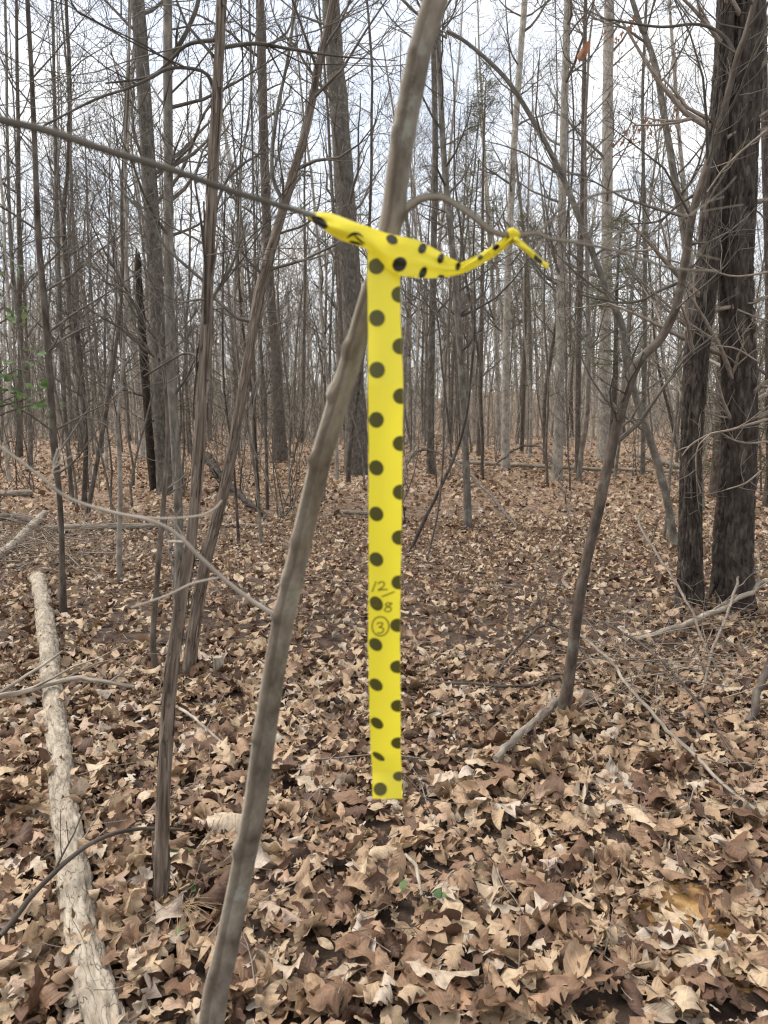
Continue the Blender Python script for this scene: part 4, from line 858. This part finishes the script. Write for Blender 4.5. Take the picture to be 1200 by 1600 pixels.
def seedlings():
    rng = np.random.default_rng(8); R0 = random.Random(8)
    for i, (px, py, n, lab) in enumerate([(285, 1366, 4, 'small green seedling at the foot of the shaggy-barked tree'), (297, 1418, 2, 'tiny green seedling between the shaggy trunk and taped sapling'), (300, 1476, 1, 'lone small green leaf sprouting beside the taped sapling'), (608, 1424, 1, 'tiny green leaf in the litter below the tape end'), (685, 1438, 3, 'small green seedling on the litter below the tape end'), (625, 1545, 2, 'green seedling near the bottom picture edge'), (757, 1245, 2, 'green seedling on the litter beside the tape end'), (818, 1255, 1, 'lone green leaf beside the pale stout stick'), (956, 1095, 2, 'grey-green seedling under the right twig tangle')]):
        p = G(px, py, .05); t = thing('seedling', lab, 'seedling', p)
        mb = MB(); tube(mb, np.array([[0, 0, -.05], [0.004, 0, 0], [0, .004, .03]]), np.array([.0012, .001, .0008]), 5); obj('stem', mb.build('stem', M['twig']), t)
        for k in range(n):
            V, F, LC = leaf_shape('oval', 9, 3, rng); o = obj('leaf', mesh_np('leaf', V, F, M['green'], True, {'leaf': ('FLOAT_VECTOR', np.concatenate([LC, np.full((len(V), 1), R0.random())], 1))}), t)
            s = R0.uniform(.035, .05); o.scale = (s, s * 1.35, s); o.location = (R0.gauss(0, .022), R0.gauss(0, .02), R0.uniform(.012, .035)); o.rotation_euler = (R0.gauss(-.3, .4), R0.gauss(0, .3), R0.uniform(0, 6.28))
seedlings()
def pine_straw():
    rng = random.Random(4); c = G(285, 1455, .075); V, F, A = [], [], []
    for i in range(28):
        a = rng.gauss(-0.6, .9); Ln = rng.uniform(.07, .13); w = .0007; d = np.array([math.cos(a), math.sin(a), rng.gauss(-.12, .12)]); s = np.array([-math.sin(a), math.cos(a), 0]) * w
        o = c + np.array([rng.gauss(0, .008), rng.gauss(0, .008), rng.uniform(0, .012)]); n = len(V)
        for k in (0, .5, 1): q = o + d * Ln * k + np.array([0, 0, .012 * math.sin(k * 3.1)]); V += [q - s, q + s]; A += [(k, -1, i / 46), (k, 1, i / 46)]
        F += [(n, n + 1, n + 3, n + 2), (n + 2, n + 3, n + 5, n + 4)]
    tag(obj('pine_straw', mesh_np('pine_straw', np.array(V) - c, np.array(F), M['straw'], True, {'leaf': ('FLOAT_VECTOR', A)}), None, c), 'tuft of dry tan pine needles beside the taped sapling foot', 'pine needles')
pine_straw()

# ------------------------------------------------------------------ evergreens and leafy bits
def sprays(rng, pts, dirs, n_each, Ln, wid):
    V, F, A = [], [], []
    for p, d in zip(pts, dirs):
        for _ in range(n_each):
            o = p + np.array([rng.gauss(0, 1), rng.gauss(0, 1), rng.gauss(0, 1)]) * Ln * .45; e = d + np.array([rng.gauss(0, .7), rng.gauss(0, .7), rng.gauss(0, .6)]); e /= np.linalg.norm(e)
            s = np.cross(e, [rng.gauss(0, 1), rng.gauss(0, 1), rng.gauss(0, 1)]); s /= max(np.linalg.norm(s), 1e-6); l = Ln * rng.uniform(.4, 1); n = len(V)
            V += [o - s * wid, o + s * wid, o + e * l]; F.append((n, n + 1, n + 2)); c = rng.random(); A += [(0, -1, c), (0, 1, c), (1, 0, c)]
    return np.array(V), np.array(F), np.array(A)
def evergreen(label, px, py0, D, ht, rad, z0f, seed, n=60, w=.05):
    rng = random.Random(seed); p0 = at(px, py0, D); p0[2] = float(hgt(p0[0], p0[1])); t = thing('cedar_tree', label, 'tree', p0)
    mb = MB(); H = ht; P = np.array([[0, 0, -.1], [.03, 0, H * .4], [0, .05, H * .75], [.05, 0, H]]); Q, r = wrow(P, np.array([.09, .07, .04, .008]), 30); tube(mb, Q, r, 8)
    obj('trunk', mb.build('trunk', M['brown']), t)
    mc = MB(); pts, ds = [], []
    for _ in range(n):
        z = H * (z0f + (1 - z0f) * rng.random()); a = rng.uniform(0, 6.28); Ln = rad * (1.05 - (z / H - z0f) / (1 - z0f) * .85) * rng.uniform(.5, 1.1); d = np.array([math.cos(a), math.sin(a), rng.uniform(-.1, .35)])
        q, rr = wrow(np.array([[0, 0, z], d * Ln * .5 + [0, 0, z + .02], d * Ln + [0, 0, z - .05]]), np.array([.014, .009, .004]), 6); tube(mc, q, rr, 3, None, False)
        for k in range(2, 6): pts.append(q[k]); ds.append(d)
    V, F, A = sprays(rng, pts, ds, 16, .22, w * .12)
    obj('branch', mc.build('branch', M['crown']), t)
    obj('crown', mesh_np('crown', V, F, M['needle'], False, {'leaf': ('FLOAT_VECTOR', A)}), t)
evergreen('tall grey-green cedar far off between the tape and pale trunks', 748, 700, 27, 13.5, 1.5, .45, 1, 70, .09)
evergreen('small olive cedar beyond the crooked brown tree', 955, 700, 19, 6.4, 1.3, .42, 2, 60, .06)
evergreen('thin cedar beside the pale straight tree beyond the clearing', 815, 700, 30, 9.5, 1.4, .45, 3, 60, .08)
evergreen('low green cedar peeking between the twin dark trunks', 1118, 700, 14, 3.2, .7, .15, 4, 40, .05)
evergreen('bushy low cedar at the right picture edge behind the trunks', 1205, 700, 12, 3.0, .9, .2, 5, 50, .05)
def leafy(name, label, cat, stemP, stemR, leaf_pts, mat, size, seed):
    rng = np.random.default_rng(seed); base = stemP[0].copy(); t = thing(name, label, cat, base); mb = MB(); R0 = random.Random(seed)
    Q, r = wrow(stemP, stemR, 40); tube(mb, Q, r, 7); obj('stem', mb.build('stem', M['brown'], base), t); mb = MB()
    V0 = [leaf_shape('oval', 7, 3, rng) for _ in range(4)]; ms = [mesh_np('leaf', v, f, M[mat], True, {'leaf': ('FLOAT_VECTOR', np.concatenate([l, np.full((len(v), 1), .3)], 1))}) for v, f, l in V0]
    for q in leaf_pts:
        i = np.argmin(np.linalg.norm(Q - q, axis=1)); i = max(0, i - 3); mb = MB(); tube(mb, np.array([Q[i], (Q[i] + q) / 2 + [0, 0, .02], q]), np.array([.0065, .005, .003]), 5, None, False); obj('branch', mb.build('branch', M['brown'], base), t)
        for k in range(7):
            o = obj('leaf', ms[k % 4], t); o.location = q - base + np.array([R0.gauss(0, size), R0.gauss(0, size), R0.gauss(0, size * .7)]); s = size * R0.uniform(.7, 1.1); o.scale = (s, s * 1.4, s); o.rotation_euler = (R0.gauss(0, .5), R0.gauss(0.2, .5), R0.uniform(0, 6.28))
D = 4.2
leafy('holly', 'green-leaved holly sprig reaching in at the left picture edge', 'holly', np.array([at(-60, 980, D) * [1, 1, 0], at(-55, 800, D), at(-40, 640, D), at(-35, 520, D), at(-30, 400, D)]), np.array([.018, .015, .012, .008, .004]),
      [at(x, y, D) for x, y in ((-5, 565), (12, 572), (30, 575), (8, 612), (25, 618), (45, 622), (55, 630), (5, 480), (20, 492), (-10, 400), (5, 398))], 'green', .07, 9)
def rust_tree():
    t = tree('thin tree holding a few rusty dead leaves above the cedar', [(1004, 745, 9), (1006, 600, 8), (1008, 450, 8), (1006, 300, 7), (1004, 150, 6), (1010, 0, 5)], 'grey', 60, 8, None, 20, 3.5, .003, 2, 1.3, 61)
    rng = random.Random(2); D = G(1004, 745)[1]; b = np.array(t.location)
    pts = [at(x + rng.gauss(0, 12), y + rng.gauss(0, 9), D + rng.gauss(0, .5)) - b for x, y in ((985, 212), (1000, 205), (1040, 190), (1055, 185), (1010, 195), (970, 60), (978, 25)) for _ in range(5)]
    V, F, A = sprays(rng, pts, [np.array([0, 0, -1.0])] * len(pts), 3, .16, .035)
    obj('dead_leaves', mesh_np('dead_leaves', V, F, M['rust'], False, {'leaf': ('FLOAT_VECTOR', A)}), t)['kind'] = 'stuff'
rust_tree()

# ------------------------------------------------------------------ the wood behind
def template(kind, seed):
    rng = random.Random(seed); H, r0, z0, cnt, lf, lvl, rmin, kids = {
        'tall': (rng.uniform(17, 21), rng.uniform(.075, .125), 5.0, 26, 2.3, 2, .0045, (5, 4, 3)), 'pole': (rng.uniform(9, 14), rng.uniform(.035, .060), 2.4, 30, 1.35, 2, .0035, (5, 4, 3)),
        'sapling': (rng.uniform(4, 7), rng.uniform(.016, .028), .9, 24, .85, 2, .0026, (4, 4, 3)), 'shrub': (rng.uniform(2.2, 3.4), .012, .3, 18, .7, 2, .0024, (4, 3, 3))}[kind]
    n = 26; P = [np.array([0, 0, -.15])]; d = np.array([rng.gauss(0, .05), rng.gauss(0, .05), 1.0])
    wob = {'tall': .018, 'pole': .045, 'sapling': .075, 'shrub': .1}[kind]
    for i in range(n):
        d = d + np.array([rng.gauss(0, wob), rng.gauss(0, wob), 0.06]); d /= np.linalg.norm(d); P.append(P[-1] + d * H / n)
    P = np.array(P); R = r0 * (1 - .88 * np.linspace(0, 1, n + 1)) ** .8; R[0] *= 1.35; R[1] *= 1.08
    mt = MB(); tube(mt, P, R, 10 if kind == 'tall' else 8 if kind == 'pole' else 5, rel_smooth(seed, .07)); mc = MB()
    crown_on(mc, rng, P, R, z0, cnt, rmin, lvl, lf, kids, .75)
    if kind == 'shrub':
        for _ in range(4): grow(mc, rng, (rng.gauss(0, .05), rng.gauss(0, .05), 0), (rng.gauss(0, .3), rng.gauss(0, .3), 1), rng.uniform(1.4, 2.6), .01, 2, rmin, (5, 3, 3), .1, .1)
    return mt, mc, kind
TM = []
for k, kk in enumerate(['tall'] * 5 + ['pole'] * 6 + ['sapling'] * 6 + ['shrub'] * 3):
    mt, mc, kind = template(kk, 300 + k); bm_ = ['grey', 'pale', 'brown', 'pale', 'grey', 'brown'][k % 6]
    TM.append((kind, bm_, mt.build('trunk', M[bm_]), mc.build('crown', M['crown']), mt, mc))
ZN = [(150, 'beyond the brush pile'), (330, 'behind the broken black snag'), (480, 'behind the leaning shaggy tree'), (640, 'behind the hanging yellow tape'), (780, 'past the twisted tape tail'), (930, 'beyond the open leafy clearing'), (1060, 'behind the crooked brown tree'), (9999, 'behind the twin dark trunks')]
LOOK = {'tall': 'tall straight', 'pole': 'slim pole-like', 'sapling': 'thin twiggy', 'shrub': 'low brushy'}
BARKW = {'grey': 'grey', 'pale': 'pale', 'brown': 'brown', 'dark': 'dark'}
NOUN = {'tall': 'tree', 'pole': 'tree', 'sapling': 'sapling', 'shrub': 'shrub'}
ORD = ['first', 'second', 'third', 'fourth', 'fifth', 'sixth', 'seventh', 'eighth', 'ninth', 'tenth', 'eleventh', 'twelfth', 'thirteenth', 'fourteenth', 'fifteenth', 'sixteenth', 'seventeenth', 'eighteenth', 'nineteenth', 'twentieth']
def px_of(x, y): return 600 + x / (y * math.cos(PITCH) + 1.5 * math.sin(PITCH)) * FPX
def wood():
    rng = random.Random(99); made = []; pos = []
    kept_px = [250, 293, 281, 262, 876, 1054, 556, 438, 731, 870, 943, 790, 1080, 1143]
    def put(n, d0, d1, kinds, gap):
        k = 0; tries = 0
        while k < n and tries < 6000:
            tries += 1
            y = math.sqrt(rng.uniform(d0 * d0, d1 * d1)); px = rng.uniform(-60, 1260); x = (px - 600) / FPX * y
            if any((x - a) ** 2 + (y - b) ** 2 < gap * gap for a, b in pos): continue
            if y < 14 and 500 < px < 1000 and rng.random() < .8: continue
            kind = rng.choice(kinds); c = [q for q in TM if q[0] == kind]; q = rng.choice(c)
            pos.append((x, y)); made.append((px, x, y, q, rng.uniform(0, 6.28), rng.uniform(.85, 1.15))); k += 1
    put(26, 8.5, 15, ['sapling', 'sapling', 'shrub'], .7)
    put(62, 15, 26, ['pole', 'sapling', 'pole', 'sapling', 'shrub'], .9)
    put(92, 26, 40, ['tall', 'pole', 'pole', 'sapling'], .9)
    put(72, 40, 56, ['tall', 'tall', 'pole'], 1.1)
    groups = {}
    for m in made:
        px, x, y, q = m[:4]; far = 'far' if y > 30 else 'mid-distance'; zone = next(z for lim, z in ZN if px < lim)
        groups.setdefault((far, q[0], q[1], zone), []).append(m)
    for (far, kind, bk, zone), ms in groups.items():
        ms.sort(key=lambda m: m[0]); n = len(ms); noun = NOUN[kind]
        for i, (px, x, y, q, rz, sc) in enumerate(ms):
            head = f'{far} {LOOK[kind]} {BARKW[bk]} {noun}'
            lab = (f'{head} {zone}' if n == 1 else f'{head} {zone}, {ORD[i]} of {n} from the left')
            z = float(hgt(x, y)); t = thing('bare_tree' if noun == 'tree' else noun, lab, noun, (x, y, z), f'bare {noun}s {zone}')
            t.rotation_euler = (rng.gauss(0, .025), rng.gauss(0, .025), rz); t.scale = (sc, sc, sc * rng.uniform(.9, 1.1))
            obj('trunk', q[2], t); obj('crown', q[3], t)
wood()
def far_wood():
    rng = np.random.default_rng(17); tall = [q for q in TM if q[0] in ('tall', 'pole')][:9]; shr = [q for q in TM if q[0] == 'shrub']
    Vs, F4, Bs, n0 = [], [], [], 0
    def put(mb, x, y, s, thin=None):
        nonlocal n0
        V = np.concatenate(mb.V) * s; a = rng.uniform(0, 6.28); c, sn = math.cos(a), math.sin(a); V = np.stack([V[:, 0] * c - V[:, 1] * sn + x, V[:, 0] * sn + V[:, 1] * c + y, V[:, 2] + float(hgt(x, y))], 1)
        f = np.concatenate(mb.F4) if mb.F4 else np.zeros((0, 4), int)
        Vs.append(V); Bs.append(np.concatenate(mb.B)); F4.append(f + n0); n0 += len(V)
    lite = []
    def line(m, P, r0, r1): tube(m, np.array(P), np.linspace(r0, r1, len(P)), 3, None, False)
    for k in range(10):
        r = random.Random(700 + k); m = MB(); H = r.uniform(13, 20); n = 6; P = [np.array([0, 0, -.2])]; d = np.array([r.gauss(0, .04), r.gauss(0, .04), 1.])
        for i in range(n): d = d + np.array([r.gauss(0, .05), r.gauss(0, .05), .05]); d /= np.linalg.norm(d); P.append(P[-1] + d * H / n)
        P = np.array(P); tube(m, P, r.uniform(.07, .13) * (1 - .85 * np.linspace(0, 1, n + 1)), 4, None, False)
        for _ in range(22):
            i = r.randrange(1, n); a = r.uniform(0, 6.28); q = P[i] + (P[i + 1] - P[i]) * r.random(); L_ = r.uniform(1.0, 2.8); d = np.array([math.cos(a), math.sin(a), r.uniform(.2, .9)]); q2 = q + d * L_ * .5 + [0, 0, .1]; q3 = q + d * L_ + [r.gauss(0, .2), r.gauss(0, .2), .5]
            line(m, [q, q2, q3], .028, .010)
            for _ in range(2): u = r.random(); b = q2 * (1 - u) + q3 * u; line(m, [b, b + np.array([r.gauss(0, .4), r.gauss(0, .4), r.uniform(.1, .7)])], .015, .009)
        lite.append(m)
    bush = []
    for k in range(6):
        r = random.Random(800 + k); m = MB()
        for _ in range(9):
            q = np.array([r.gauss(0, 1.1), r.gauss(0, 1.1), -.1]); d = np.array([r.gauss(0, .2), r.gauss(0, .2), 1]); L_ = r.uniform(1.5, 6.5); q2 = q + d * L_ * .5; q3 = q + d * L_ + [r.gauss(0, .3), r.gauss(0, .3), 0]; line(m, [q, q2, q3], .030, .011)
            for _ in range(5): u = r.random(); b = q * (1 - u) + q3 * u; line(m, [b, b + np.array([r.gauss(0, .4), r.gauss(0, .4), r.uniform(.1, .7)])], .015, .009)
        bush.append(m)
    for _ in range(570):
        y = math.sqrt(rng.uniform(48 ** 2, 120 ** 2)); put(lite[rng.integers(10)], rng.uniform(-.62, .62) * y, y, rng.uniform(.8, 1.25))
    for _ in range(640):
        y = math.sqrt(rng.uniform(34 ** 2, 150 ** 2)); put(bush[rng.integers(6)], rng.uniform(-.62, .62) * y, y, rng.uniform(.6, 1.1) * (1 if y < 70 else 1.25))
    me = mesh_np('woodland', np.concatenate(Vs), np.concatenate(F4), M['pale'], True, {'bark': ('FLOAT_VECTOR', np.concatenate(Bs))})  # pale bark colour stands in for haze over the far trees
    tag(obj('woodland', me), 'far-off mass of grey-brown bare trees and underbrush closing the view', 'woods', None, 'stuff')
far_wood()
print('TRIS', sum(len(m.loops) - 2 * len(m.polygons) for m in bpy.data.meshes))
